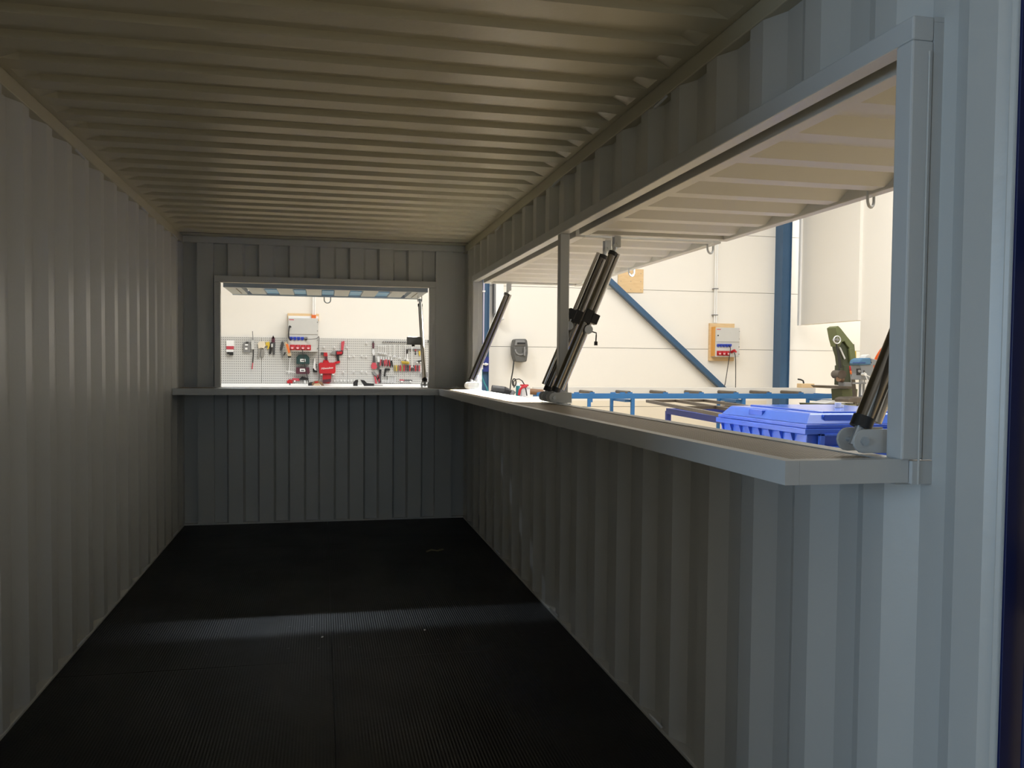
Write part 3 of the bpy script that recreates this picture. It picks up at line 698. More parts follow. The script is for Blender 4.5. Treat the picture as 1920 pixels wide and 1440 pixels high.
t_ = tool('orbital_sander', 'tan and black sander lying on the white workbench', 'sander', [
    ('motor', P(MB(), (0.866,0.967), (0.905,0.993), (0.965,0.998), (0.965,0.927), (0.87,0.926), d=(14.2, 14.3)), 'black'),
    ('cover', P(MB(), (0.935,0.967), (0.975,1.013), (1.054,1.024), (1.124,0.993), (1.164,0.927), (1.114,0.927), (1.074,0.968), (1.005,0.968), (0.945,0.927), d=(14.18, 14.3)), 'skin_brown'),
    ('pad', P(MB(), (0.965,0.927), (0.985,0.967), (1.064,0.973), (1.094,0.927), d=(14.17, 14.29)), 'tan'), ('red_knob', P(MB(), (0.985,0.998), (1.045,1.008), (1.054,0.988), (0.995,0.978), d=(14.16, 14.2)), 'red')])
t_.location.z += .028
t_ = tool('bench_clamp', 'black clamp with curved jaw lying on the white workbench', 'clamp', [
    ('jaw', P(MB(), (1.698,0.924), (1.698,0.99), (1.738,1.037), (1.789,1.042), (1.789,1.001), (1.779,0.991), (1.779,0.924), d=(14.2, 14.27)), 'black'),
    ('dial', P(MB(), (1.784,0.939), (1.784,1.001), (1.82,1.027), (1.86,1.012), (1.871,0.94), d=(14.21, 14.25)), 'lgrey'),
    ('arm', P(MB(), (1.83,1.042), (1.901,1.032), (1.952,0.981), (2.085,0.966), (2.085,0.925), (1.901,0.924), (1.871,0.971), d=(14.2, 14.27)), 'black'),
    ('bar', P(MB(), (2.085,0.951), (2.249,0.946), (2.249,0.931), (2.085,0.93), d=(14.22, 14.25)), 'grey')])
t_.location.z += .028
# right cluster
tool('bolt_cutter', 'long bolt cutter with dark red grip and red jaws on the tool board', 'bolt cutter', [
    ('grip', P(MB(), (2.072,1.775), (2.113,1.775), (2.108,1.672), (2.078,1.672)), 'maroon'), ('ring', P(MB(), (2.082,1.811), (2.103,1.811), (2.103,1.775), (2.083,1.775)), 'darkgrey'),
    ('joint', P(MB(), (2.083,1.662), (2.114,1.641), (2.124,1.559), (2.094,1.528), (2.068,1.589)), 'steel'),
    ('shank', P(MB(), (2.094,1.528), (2.129,1.528), (2.14,1.394), (2.079,1.394)), 'darkgrey'), ('red_jaw', P(MB(), (2.073,1.394), (2.14,1.394), (2.171,1.302), (2.125,1.265), (2.064,1.28), (2.053,1.332)), 'pink')])
tool('adjustable_wrench', 'adjustable wrench with dark handle hanging beside the bolt cutter', 'wrench', [
    ('head', P(MB(), (2.165,1.508), (2.196,1.524), (2.217,1.478), (2.217,1.395), (2.176,1.405)), 'steel'), ('handle', P(MB(), (2.176,1.405), (2.212,1.405), (2.217,1.271), (2.171,1.271)), 'darkgrey')])
tool('pipe_pliers', 'grey headed pliers with long red handles at the lower edge of the tool board', 'pliers', [
    ('head', P(MB(), (2.069,1.219), (2.105,1.229), (2.161,1.178), (2.177,1.127), (2.125,1.126)), 'grey'), ('handle', P(MB(), (2.11,1.147), (2.136,1.147), (2.167,0.987), (2.136,0.987)), 'pink'),
    ('handle', P(MB(), (2.156,1.147), (2.182,1.158), (2.233,1.023), (2.213,1.003)), 'pink')])
tool('water_pump_pliers', 'black headed pliers hanging under the adjustable wrench', 'pliers', [
    ('head', P(MB(), (2.207,1.266), (2.253,1.266), (2.248,1.189), (2.207,1.189)), 'black'), ('handle', P(MB(), (2.207,1.189), (2.228,1.189), (2.192,1.054), (2.167,1.054)), 'maroon'),
    ('handle', P(MB(), (2.228,1.189), (2.253,1.189), (2.239,1.003), (2.213,1.003)), 'darkgrey')])
for i, (x_, cA, cB, nm) in enumerate((((2.247,1.488), 'pink', 'maroon', 'leftmost of the short red handled pliers hanging in a row'), ((2.294,1.478), 'darkgrey', 'pink', 'dark and red handled pliers, second of the short pliers row'),
                           ((2.34,1.489), 'pink', 'pink', 'red handled pliers with bright jaws, in the middle of the short pliers row'), ((2.391,1.479), 'maroon', 'red', 'dark red pliers, fourth of the short pliers row'), ((2.443,1.47), 'black', 'black', 'black handled pliers at the right end of the short pliers row'))):
    x, z = x_
    tool('pliers', nm, 'pliers', [('jaw', P(MB(), (x-.012, z-.03), (x+.012, z-.03), (x+.008, z+.03), (x-.008, z+.03)), 'steel'),
        ('handle', P(MB(), (x-.014, z-.03), (x, z-.03), (x-.012, z-.155), (x-.032, z-.15)), cA), ('handle', P(MB(), (x, z-.03), (x+.014, z-.03), (x+.034, z-.15), (x+.014, z-.155)), cB)])
tool('angle_drill', 'small black right angle drill on the tool board', 'drill', [
    ('head', P(MB(), (2.32,1.288), (2.413,1.283), (2.418,1.247), (2.372,1.241), (2.32,1.251)), 'black'), ('grip', P(MB(), (2.315,1.262), (2.346,1.257), (2.326,1.127), (2.295,1.138)), 'black')])
for i in range(14):
    x, z = (2.282,1.798); x += i*.0424
    tool('hex_bit', '%s dark bit from the left in the top row of the tool board' % ORD[i], 'bit', [('bit', P(MB(), (x-.012, z-.012), (x+.003, z-.012), (x+.014, z+.006), (x+.009, z+.014), (x-.004, z), (x-.012, z)), 'black')], 'dark bits in a row along the top of the tool board')
for i, (a, bb, lab) in enumerate((((2.198,1.725), (2.199,1.611), 'first'), ((2.241,1.725), (2.242,1.602), 'second'), ((2.282,1.726), (2.283,1.599), 'third'), ((2.326,1.726), (2.326,1.592), 'fourth'), ((2.411,1.728), (2.414,1.557), 'fifth'),
        ((2.497,1.729), (2.497,1.542), 'sixth'), ((2.597,1.73), (2.601,1.513), 'seventh'), ((2.713,1.731), (2.712,1.493), 'eighth'), ((2.838,1.692), (2.844,1.338), 'ninth and longest'))):
    r = .008+.0008*i
    b = MB(); b.tube([(a[0], YT, a[1]), (bb[0], YT, bb[1])], .0065+.0005*i, 6)
    j = MB().prism([(bb[0]-.016-r*.6, bb[1]-.012), (bb[0]-.006, bb[1]-.002), (bb[0]+.006, bb[1]-.002), (bb[0]+.016+r*.6, bb[1]-.012), (bb[0]+.018+r*.6, bb[1]-.035), (bb[0]+.010, bb[1]-.04), (bb[0]+.006, bb[1]-.018), (bb[0]-.006, bb[1]-.018), (bb[0]-.010, bb[1]-.04), (bb[0]-.018-r*.6, bb[1]-.035)], YT-.008, YT+.008)
    k = MB().tube([(a[0]+.014*math.cos(q_), YT, a[1]+.014*math.sin(q_)) for q_ in (2*PI*s/10 for s in range(10))], .005, 5, closed=True)
    tool('combination_wrench', '%s bright combination wrench from the left in the hanging row' % lab, 'wrench', [('shank', b, 'steel'), ('open_jaw', j, 'steel'), ('ring_end', k, 'steel')], 'combination wrenches on the tool board')
tool('open_wrench', 'bright wrench with black grip hanging between the two longest wrenches', 'wrench', [('grip', bxp(MB(), (2.734,1.659), (2.761,1.576)), 'black'), ('shank', tl(MB(), [(2.751,1.576), (2.754,1.473)], .010), 'white'),
    ('jaw', P(MB(), (2.733,1.431), (2.743,1.483), (2.767,1.483), (2.778,1.431), (2.764,1.416), (2.757,1.447), (2.75,1.447), (2.743,1.415)), 'white')])
tool('hex_key_set', 'yellow folding key set on the tool board', 'key set', [('case', P(MB(), (2.634,1.43), (2.775,1.421), (2.796,1.395), (2.775,1.369), (2.65,1.378)), 'yellow'), ('keys', P(MB(), (2.65,1.406), (2.775,1.4), (2.775,1.39), (2.65,1.396), d=(14.58, 14.6)), 'olive')])
tool('small_screwdriver', 'black handled screwdriver lying level on two pegs', 'screwdriver', [('handle', P(MB(), (2.947,1.438), (3.035,1.454), (3.046,1.428), (2.952,1.412)), 'black'), ('blade', tl(MB(), [(2.879,1.411), (2.952,1.427)], .005), 'grey'), ('peg', bxp(bxp(MB(), (2.931,1.417), (2.955,1.391)), (3.004,1.418), (3.025,1.397)), 'white')])
cols = ['olive', 'yellow', 'skin_brown', 'red', 'olive', 'red', 'maroon', 'black', 'red', 'black', 'maroon', 'red', 'maroon', 'pink']
nms = ['olive handled screwdriver at the left end of the hanging row', 'bright yellow handled screwdriver in the hanging row', 'brown handled screwdriver in the hanging row', 'red handled screwdriver right of the brown one', 'second olive handled screwdriver in the hanging row',
       'bright red handled screwdriver after the second olive one', 'dark red handled screwdriver near the middle of the row', 'black handled screwdriver left of the longest wrench', 'red handled screwdriver behind the longest wrench', 'black handled screwdriver below the longest wrench',
       'dark red handled screwdriver right of the longest wrench', 'red handled screwdriver third from the right end', 'dark red handled screwdriver second from the right end', 'thin pink handled screwdriver at the right end of the row']
for i in range(14):
    x, z = (2.505,1.351); x += i*.0373
    tool('screwdriver', nms[i], 'screwdriver', [('handle', P(MB(), (x-.008, z), (x+.008, z), (x+.012, z-.03), (x+.008, z-.06), (x+.011, z-.105), (x+.004, z-.12), (x-.004, z-.12), (x-.011, z-.105), (x-.008, z-.06), (x-.012, z-.03)), cols[i]),
        ('blade', MB().cyl((x+.002, YT, z-.12), (x+.002, YT, z-.16-.03*(i % 3)-(.05 if i > 11 else 0)), .004, seg=6), 'grey')], 'screwdrivers hanging in a row on the tool board')
tool('tape_roll', 'dark round disc at the right end of the tool board', 'disc', [('disc', MB().cyl(((3.089,1.163)[0], 14.60, (3.089,1.163)[1]), ((3.089,1.163)[0], 14.644, (3.089,1.163)[1]), .070, seg=24), 'grey'), ('core', MB().cyl(((3.089,1.163)[0], 14.59, (3.089,1.163)[1]), ((3.089,1.163)[0], 14.605, (3.089,1.163)[1]), .022, seg=16), 'lgrey')])
for i in range(6):
    x, z = (2.387,1.148); x += i*.0272
    tool('long_socket', '%s from the left of six bright long sockets on their rail' % ORD[i], 'socket', [('socket', MB().cyl((x, 14.61, z), (x, 14.61, z-.15+.01*(i % 2)), .010, seg=8), 'steel')], 'long sockets on a rail low on the tool board')
tool('socket_rail', 'thin rail holding long sockets low on the tool board', 'rail', [('rail', bxp(MB(), (2.351,1.153), (2.537,1.141), 14.58, 14.64), 'lgrey')])
for i in range(5):
    x, z = (2.269,1.065); x += i*.026
    tool('short_socket', '%s from the left of five small sockets beside the long ones' % ORD[i], 'socket', [('socket', MB().cyl((x, 14.61, z), (x, 14.61, z-.06), .009, seg=8), 'steel')], 'small sockets at the foot of the tool board')
tool('round_file', 'red and black file lying level on two pegs', 'file', [('handle', tl(MB(), [(2.6,1.061), (2.693,1.057)], .013), 'pink'), ('blade', tl(MB(), [(2.693,1.057), (2.776,1.057), (2.849,1.052)], .011), 'black'), ('peg', bxp(bxp(MB(), (2.631,1.046), (2.662,1.02)), (2.802,1.047), (2.829,1.021)), 'white')])
tool('hanging_punch', 'black punch with red collar hanging right of the wrenches', 'punch', [('collar', bxp(MB(), (2.904,1.661), (2.92,1.63)), 'pink'), ('body', tl(MB(), [(2.909,1.651), (2.909,1.578)], .008), 'black'), ('tip', MB().sphere(((2.909,1.568)[0], YT, (2.909,1.568)[1]), .016), 'black')])
tool('yellow_tag', 'small yellow plumb tag right of the black punch', 'tag', [('tag', P(MB(), (2.972,1.631), (3.003,1.631), (3.009,1.569), (2.993,1.522), (2.977,1.568)), 'yellow')])
tool('wrench_rail', 'thin dark rail running above the longest wrench', 'rail', [('rail', bxp(MB(), (2.763,1.675), (3.087,1.663), 14.60, 14.64), 'grey')])
tool('black_box', 'black box at the upper right corner of the tool board', 'box', [('box', bxp(MB(), (3.154,1.841), (3.212,1.795), 14.56, 14.64), 'black')])

# ---- power cabinets
def cabinet(px, label, orange_side, nred):
    (x0, z1), (x1, z0) = px
    t = thing('power_cabinet', ((x0+x1)/2, 14.6, z0), label, 'power cabinet'); w_, h_ = x1-x0, z1-z0
    y0 = 14.46
    build('housing', MB().box(x0, y0, z0, x1, 14.64, z1), 'lgrey', t, bevel=.006)
    dz = z1-h_*.49
    dd = build('door', MB().box(x0+.008, y0-.012, dz+.004, x1-.008, y0, z1-.01), 'lgrey', t, bevel=.003)
    build('lock', MB().cyl((x0+.05, y0-.02, dz+h_*.22), (x0+.05, y0-.012, dz+h_*.22), .014, seg=10), 'black', dd)
    build('logo_strip', MB().box(x0+.02, y0-.0135, z1-.045, x0+.11, y0-.0125, z1-.03), 'pink', dd)
    for zz in (.1, .35, .62, .88): build('hinge_screw', MB().cyl((x1-.012, y0-.014, z0+h_*zz), (x1-.012, y0, z0+h_*zz), .008, seg=8), 'darkgrey', t)
    for i in range(5):
        sx_ = x0+w_*(.07+.122*i)+.02; sz = z0+h_*.385
        s = build('blue_socket', MB().cyl((sx_, y0-.02, sz), (sx_, y0, sz), .031, seg=14), 'sockblue' if not (i == 4 and orange_side == 0) else 'darkgrey', t)
        build('lid', MB().box(sx_-.030, y0-.034, sz+.0, sx_+.030, y0-.018, sz+.034), 'sockblue' if not (i == 4 and orange_side == 0) else 'grey', s, bevel=.004)
    for i in range(nred):
        sx_ = x0+w_*(.09+.178*i)+.03; sz = z0+h_*.125
        s = build('red_socket', MB().box(sx_-.046, y0-.012, sz-.05, sx_+.046, y0, sz+.05).cyl((sx_, y0-.05, sz-.01), (sx_, y0-.01, sz), .036, seg=14), 'red', t, bevel=.003)
        build('lid', MB().cyl((sx_, y0-.058, sz-.006), (sx_, y0-.048, sz-.006), .032, seg=14), 'pink', s)
        build('white_band', MB().box(sx_-.02, y0-.061, sz-.02, sx_+.02, y0-.057, sz-.006), 'white', s)
    return t
ca = cabinet(((0.496,2.221), (1.049,1.588)), 'white power cabinet with four red sockets above the tool board', 0, 4)
build('backing_board', MB().box((0.482,2.306)[0], 14.65, (0.481,2.186)[1], (1.064,2.318)[0], 14.699, (0.482,2.316)[1]), 'ply', ca)
build('top_strip', MB().box((0.496,2.266)[0], 14.60, (0.496,2.216)[1], (1.054,2.278)[0], 14.66, (0.496,2.266)[1]), 'white', ca)
build('cable_gland', MB().box((0.925,2.285)[0], 14.55, (0.925,2.219)[1], (1.009,2.287)[0], 14.65, (0.925,2.29)[1]), 'orange', ca, bevel=.006)
c2 = cabinet((((9.166,14.46,2.189)[0], (9.166,14.46,2.189)[2]), ((9.712,14.46,1.578)[0], (9.712,14.46,1.578)[2])), 'white power cabinet with orange side board on the wall right of the brace', 1, 3)
q0, q1 = (9.123,14.64,2.286), (9.688,14.64,1.495)
build('backing_board', MB().box(q0[0], 14.64, q1[2], q1[0], 14.699, q0[2]), 'ply', c2)
qa = (9.124,14.64,2.208); qb = (9.136,14.64,1.591); qc = (9.186,14.5,1.902)
build('side_board', MB().box(qc[0]-.025, 14.47, qb[2], qc[0]-.002, 14.64, qa[2]), 'oran_ply', c2)
q = (9.531,14.4,1.682); build('red_plug', MB().cyl((q[0], 14.46, q[2]), (q[0]+.02, 14.36, q[2]+.03), .03).cyl((q[0]+.02, 14.36, q[2]+.03), (q[0]+.05, 14.34, q[2]-.01), .02), 'red', c2)
# conduits
tb = thing('conduit_pair', (7, 14.66, 2), 'pair of white conduit pipes rising from the cabinet right of the brace', 'conduit')
for px in ((9.217,14.62,1.906), (9.257,14.62,1.907)):
    build('pipe', MB().cyl((px[0], 14.62, 2.3), (px[0], 14.62, HC), .014), 'white', tb)
for z_ in (2.45, 3.0, 4.0): build('clip', MB().box((9.217,14.62,1.906)[0]-.03, 14.60, z_, (9.257,14.62,1.907)[0]+.03, 14.70, z_+.02), 'grey', tb)
tb = thing('conduit_pair', (1, 14.66, 2), 'pair of white conduit pipes rising above the tool board', 'conduit')
for px in ((0.954,2.397), (0.989,2.398)):
    build('pipe', MB().cyl((px[0], 14.62, 2.25), (px[0], 14.62, HC), .016), 'white', tb)
# cables
def cable(pts, lab, r=.008, mt='cable'):
    b = MB()
    pp = [Vector(p) for p in pts]; o_ = []
    for i in range(len(pp)-1):
        p0, p1, p2, p3 = pp[max(i-1, 0)], pp[i], pp[i+1], pp[min(i+2, len(pp)-1)]
        for k in range(5):
            t_ = k/5; o_.append(.5*((2*p1)+(-p0+p2)*t_+(2*p0-5*p1+4*p2-p3)*t_*t_+(-p0+3*p1-3*p2+p3)*t_**3))
    o_.append(pp[-1]); b.tube(o_, r, 6)
    return tag(build('power_cable', b, mt, smooth=True), lab, 'cable')
cable([(0.547,14.41,1.799), (0.514,14.38,1.857), (0.514,14.4,1.977), (0.527,14.44,2.058)], 'short black cable hooked over the left of the upper cabinet', .013)
tool('cable_plug', 'black plug hooked on the left edge of the cabinet door', 'plug', [('plug', MB().sphere(((0.532,14.42,2.057)[0], 14.40, (0.532,14.42,2.057)[2]), .018), 'black')])
cable([(0.829,14.42,1.823), (0.938,14.36,1.823), (1.026,14.38,1.839), (1.065,14.43,1.867), (1.06,14.43,1.686), (1.055,14.43,1.384), (1.07,14.43,1.133), (1.055,14.43,1.012)], 'thin black cable running down the right side of the upper cabinet', .006)
cable([(0.767,14.38,1.631), (0.772,14.36,1.521), (0.8,14.4,1.422), (0.809,14.45,1.282), (0.848,14.46,1.141), (0.878,14.46,0.991)], 'black cable hanging over the two tool cases', .008)
cable([(9.469,14.425,1.815), (9.444,14.34,1.735), (9.428,14.36,1.547), (9.386,14.36,1.258), (9.343,14.36,0.991), (9.233,14.3,0.738), (9.104,14.2,0.412)], 'black cable hanging from a blue socket of the right cabinet', .008)
cable([(9.518,14.33,1.681), (9.561,14.34,1.581), (9.585,14.36,1.237), (9.589,14.36,0.791)], 'black cable hanging from the red plug of the right cabinet', .008)

# ---- column fittings past the far jamb
tb = thing('air_pipes', (4.18, 14.3, 1.5), 'pair of violet white air pipes clipped to the left blue column', 'pipes')
for px in ((4.143,14.32,2.241), (4.207,14.32,2.242)): build('pipe', MB().cyl((px[0], 14.33, 1.62), (px[0], 14.33, 5.5), .013), 'violet', tb)
for pz in ((4.171,14.32,2.799), (4.179,14.32,1.754)): build('clip', MB().box(pz[0]-.06, 14.30, pz[2]-.012, pz[0]+.06, 14.375, pz[2]+.012), 'white', tb)
q0, q1 = (4.103,14.3,1.525), (4.322,14.3,1.236)
tb = thing('valve_board', ((q0[0]+q1[0])/2, 14.3, q1[2]), 'dark blue board with bright air fittings on the left column', 'valve board')
build('board', MB().box(q0[0], 14.34, q1[2], q1[0], 14.37, q0[2]), 'deepblue', tb)
q = (4.199,14.3,1.381); b = MB().sphere((q[0]-.03, 14.3, q[2]), .035).sphere((q[0]+.05, 14.29, q[2]), .032).cyl((q[0]-.09, 14.31, q[2]), (q[0]+.1, 14.31, q[2]), .02).cyl((q[0]-.02, 14.3, q[2]-.10), (q[0]-.02, 14.3, q[2]), .018)
build('brass_fittings', b, 'steel', tb, smooth=True)
cable([(4.17,14.28,1.287), (4.167,14.26,1.153), (4.208,14.22,1.019), (4.248,14.1,0.888), (4.239,14,0.748)], 'teal air hose hanging from the valve board', .014, 'hose')
q0, q1 = (4.482,14.5,3.096), (4.64,14.5,2.281)
tb = thing('wall_duct', (q0[0], 14.6, q1[2]), 'light grey duct coming down the wall beside the left column', 'duct')
build('duct', MB().box(q0[0], 14.5, q1[2], q1[0], YE-.001, 4.6), 'white', tb, bevel=.004); build('dark_edge', MB().box(q0[0]-.03, 14.52, q1[2]+.10, q0[0], 14.7, 4.6), 'grey', tb)
build('end_lip', MB().box(q0[0]+.02, 14.48, q1[2]-.02, q1[0]+.01, YE-.01, q1[2]), 'lgrey', tb)

# ---- hose reel
tb = thing('hose_reel', (5.03, 14.5, 1.43), 'dark grey wall mounted hose reel between the left column and the mullion', 'hose reel')
def R2(px): return (px[0], px[2])
b = MB().prism([R2(p) for p in ((4.849,14.45,1.872), (4.882,14.45,1.888), (5.077,14.45,1.891), (5.11,14.45,1.865), (5.128,14.45,1.738), (5.129,14.45,1.611), (5.104,14.45,1.441), (5.006,14.45,1.425), (4.875,14.45,1.439), (4.83,14.45,1.587), (4.823,14.45,1.724))], 14.42, 14.66)
build('housing', b, 'reel', tb, bevel=.02)
b = MB().prism([R2(p) for p in ((4.849,14.4,1.755), (5.066,14.4,1.757), (5.065,14.4,1.842), (5.043,14.4,1.862), (4.87,14.4,1.86))], 14.40, 14.43); build('upper_cover', b, 'grey', tb, bevel=.008)
q0, q1 = (4.9,14.39,1.818), (5.063,14.39,1.783); build('slot', MB().box(q0[0], 14.385, q1[2], q1[0], 14.405, q0[2]), 'black', tb)
q = (4.969,14.4,1.682)
b = MB()
for k in range(9):
    a0, a1 = PI+PI*k/9, PI+PI*(k+1)/9
    b.prism([(q[0]+.09*math.cos(a0), q[2]+.09*math.sin(a0)), (q[0]+.12*math.cos(a0), q[2]+.12*math.sin(a0)), (q[0]+.12*math.cos(a1), q[2]+.12*math.sin(a1)), (q[0]+.09*math.cos(a1), q[2]+.09*math.sin(a1))], 14.40, 14.43)
build('front_rib', b, 'grey', tb)
q0, q1 = (5.029,14.38,1.735), (5.063,14.38,1.557); build('crank_grip', MB().box(q0[0], 14.37, q1[2], q1[0], 14.40, q0[2]), 'grey', tb, bevel=.004)
cable([(4.841,14.42,1.46), (4.816,14.4,1.26), (4.776,14.38,1.049), (4.733,14.3,0.789)], 'dark hose hanging down from the hose reel', .013)

# ---- clutter table beside the roller bench
def QY(px): return px
tz = (3.655,9.5,0.916)[2]
tb = thing('steel_table', (3.7, 9.5, HF), 'low steel table carrying small power tools beyond the counter', 'table')
build('tabletop', MB().box(3.1, 9.0, tz-.06, 4.35, 10.0, tz), 'lgrey', tb, bevel=.004)
for x in (3.15, 4.3):
    for y in (9.05, 9.95): build('leg', MB().box(x-.025, y-.025, HF, x+.025, y+.025, tz-.06), 'tableblue', tb)
def at9(px): return Vector((px[0], px[1], px[2]))
p0, p1, p2 = (3.373,9.4,1.049), (3.52,9.4,1.028), (3.616,9.4,0.992)
tb = thing('angle_grinder', (p1[0], 9.4, tz), 'big dark grey angle grinder lying on the steel table', 'grinder')
v0, v1, v2 = at9(p0), at9(p1), at9(p2)
build('motor', MB().cyl(v0+Vector((-.02, 0, 0)), v1, .043, .046), 'darkgrey', tb, smooth=True)
build('body', MB().cyl(v1, v2, .047, .036), 'black', tb, smooth=True); build('gear_head', MB().cyl(v2+Vector((.0, -.02, -.03)), v2+Vector((.04, -.02, .02)), .03), 'grey', tb, smooth=True)
build('foot', MB().bar(v0+Vector((-.03, 0, -.045)), v2+Vector((0, 0, -.03)), .06, .03), 'black', tb)
q = (3.636,9.3,1.095)
b = MB().tube([(q[0]+.025*math.cos(a_)-.0, 9.3, q[2]+.035+.05*math.sin(a_)) for a_ in (2*PI*k/14 for k in range(14))], .009, 6, closed=True)
tb = thing('coiled_cable', (q[0], 9.3, q[2]-.06), 'black cable coil standing between grinder and teal bottle', 'cable')
build('coil', b, 'cable', tb)
pl = [Vector(p) for p in ((3.636,9.3,1.059), (3.628,9.3,1.138), (3.657,9.3,1.17), (3.701,9.3,1.177), (3.745,9.3,1.152), (3.775,9.3,1.103), (3.798,9.3,1.038), (3.813,9.3,0.953))]
build('lead', MB().tube(pl, .008, 6), 'cable', tb)
q = (3.712,9.4,1.064)
tb = thing('spray_bottle', (q[0], 9.4, tz), 'teal bottle with white cap on the steel table', 'bottle')
build('bottle', MB().cyl((q[0], 9.4, tz+.001), (q[0], 9.4, q[2]+.02), .028), 'hose', tb, smooth=True); build('cap', MB().cyl((q[0], 9.4, q[2]+.02), (q[0], 9.4, q[2]+.055), .022, .012).bar((q[0]-.01, 9.4, q[2]+.05), (q[0]+.06, 9.4, q[2]+.055), .018, .018), 'white', tb)
a, b2 = (3.679,9.2,0.97), (3.772,9.2,1.098)
tb = thing('red_tool', (a[0], 9.2, tz), 'red handled tool curving over a white box on the steel table', 'tool')
build('handle', MB().tube([(3.679,9.2,0.963), (3.693,9.2,1.034), (3.721,9.2,1.069), (3.787,9.2,1.084)], .018, 8), 'red', tb, smooth=True)
q0, q1 = (3.719,9.25,1.104), (3.814,9.25,1.083); build('top_plate', MB().box(q0[0], 9.22, q1[2], q1[0], 9.30, q0[2]), 'red', tb)
q0, q1 = (3.753,9.3,1.06), (3.865,9.3,0.96)
tb = thing('carton', (q0[0], 9.35, tz), 'small white carton behind the red tool on the steel table', 'carton')
build('box', MB().box(q0[0], 9.34, tz+.001, q1[0], 9.49, q0[2]), 'white', tb, bevel=.003); build('lid_flap', MB().box(q0[0]+.01, 9.335, q0[2]-.02, q1[0], 9.34, q0[2]+.003), 'lgrey', tb)

# ---- roller bench
TY0, TY1 = 11.9, 12.6
xl, xr = 4.75, 10.26; zt = .897
rb = thing('roller_bench', ((xl+xr)/2, (TY0+TY1)/2, HF), 'long blue roller bench standing before the white far wall', 'roller bench')
build('front_beam', MB().box(xl, TY0, zt-.09, xr, TY0+.04, zt), 'tableblue', rb, bevel=.004)
build('rear_beam', MB().box(xl, TY1-.04, zt-.02, xr, TY1, zt+.09), 'rail_light', rb, bevel=.004)
build('end_beam', MB().box(xr-.04, TY0+.04, zt-.09, xr, TY1-.04, zt-.01), 'tableblue', rb)
build('end_beam', MB().box(xl, TY0+.04, zt-.09, xl+.04, TY1-.04, zt-.01), 'tableblue', rb)
for x in (5.62, 6.30, 6.95, 7.62, 8.28, 8.92, 9.55):
    build('roller', MB().cyl((x, TY0+.04, zt+.012), (x+.0, TY1-.04, zt+.012), .03, seg=14), 'dsteel', rb, smooth=True)
    build('bearing_block', MB().box(x-.04, TY0+.003, zt, x+.04, TY0+.04, zt+.022), 'tableblue', rb)
for x in (5.3, 5.95, 6.12, 7.3): build('stop', MB().box(x, TY0+.01, zt, x+.09, TY0+.03, zt+.02), 'tableblue', rb)
for x in ((6.352,11.9,0.693)[0], (8.426,11.9,0.69)[0], (10.247,11.9,0.687)[0]):
    build('leg', MB().box(x-.17, TY1-.06, HF, x-.12, TY1-.01, zt-.02), 'tableblue', rb); build('leg', MB().box(x-.03, TY0, HF, x+.03, TY0+.05, zt-.09), 'tableblue', rb)
    build('cross_tie', MB().box(x-.13, TY0+.05, zt-.15, x+.02, TY1-.06, zt-.11), 'tableblue', rb)
x = (5.564,11.9,0.83)[0]; build('hanging_bracket', MB().box(x-.03, TY0, zt-.23, x+.03, TY0+.02, zt-.09).box(x+.03, TY0, zt-.15, x+.06, TY0+.02, zt-.09), 'tableblue', rb)
x = (5.197,11.9,0.83)[0]; build('hanging_pin', MB().cyl((x+.03, TY0, zt-.24), (x+.03, TY0, zt-.09), .012), 'dsteel', rb)
ql = (4.585,11.8,0.922); build('end_roller', MB().cyl((ql[0]-.12, 11.85, ql[2]+.01), (xl+.0, 11.95, ql[2]-.01), .05), 'skin_brown', rb, smooth=True)
build('end_bracket', MB().box(xl-.12, 11.86, zt-.16, xl+.16, 11.90, zt+.02).box(xl-.04, 11.84, zt-.22, xl+.02, 11.90, zt+.03), 'tableblue', rb, bevel=.004)
# objects on it
q0, q1 = (9.669,12.2,1.074), (9.931,12.2,0.997)
tb = thing('wooden_block', ((q0[0]+q1[0])/2, 12.2, zt+.045), 'tan wooden block lying on the right part of the roller bench', 'block')
build('block', MB().box(q0[0], 12.1, q1[2], q1[0], 12.25, q0[2]), 'ply', tb, bevel=.004)
tb = thing('lever_clamp', (q0[0], 12.1, q0[2]), 'black lever clamp standing on the wooden block', 'clamp')
build('lever', MB().tube([(9.745,12.15,1.076), (9.733,12.15,1.124), (9.689,12.15,1.143), (9.625,12.15,1.153)], .014, 8), 'black', tb)
q = (9.441,12.3,1.032); q1 = (9.712,12.3,1.023)

# ---- blue trestle with welded steel frame
tb = thing('trestle_bench', (5.9, 8.4, HF), 'low dark blue steel trestle under the welded steel frame', 'trestle')
A, B2 = Vector((5.785,9.177,0.79)), Vector((5.597,7.302,0.79)); dv = (B2-A).normalized(); pv = Vector((-dv.y, dv.x, 0)); B3 = A+dv*2.3
if pv.x < 0: pv = -pv
zt2 = Vector((0, 0, -.04))
build('long_beam', MB().bar(A+zt2, B3+zt2, .06, .075), 'deepblue', tb); build('long_beam', MB().bar(A+pv*.9+zt2, B3+pv*.9+zt2, .06, .075), 'deepblue', tb)
build('cross_beam', MB().bar(A+zt2, A+pv*.9+zt2, .06, .07), 'deepblue', tb); build('cross_beam', MB().bar(B3+zt2, B3+pv*.9+zt2, .06, .07), 'deepblue', tb)
for P0 in (A, B3, A+pv*.9, B3+pv*.9): build('leg', MB().box(P0.x-.03, P0.y-.03, HF, P0.x+.03, P0.y+.03, P0.z-.04), 'deepblue', tb)
build('low_beam', MB().bar(A+dv*.1+Vector((0, 0, -.75)), B3+Vector((0, 0, -.75)), .05, .05), 'deepblue', tb)
F_A = Vector((5.913,10.217,0.84)); F_B = Vector((6.925,10.394,0.84)); fd = (Vector((5.297,6.609,0.84))-F_A).normalized(); LN = 3.9
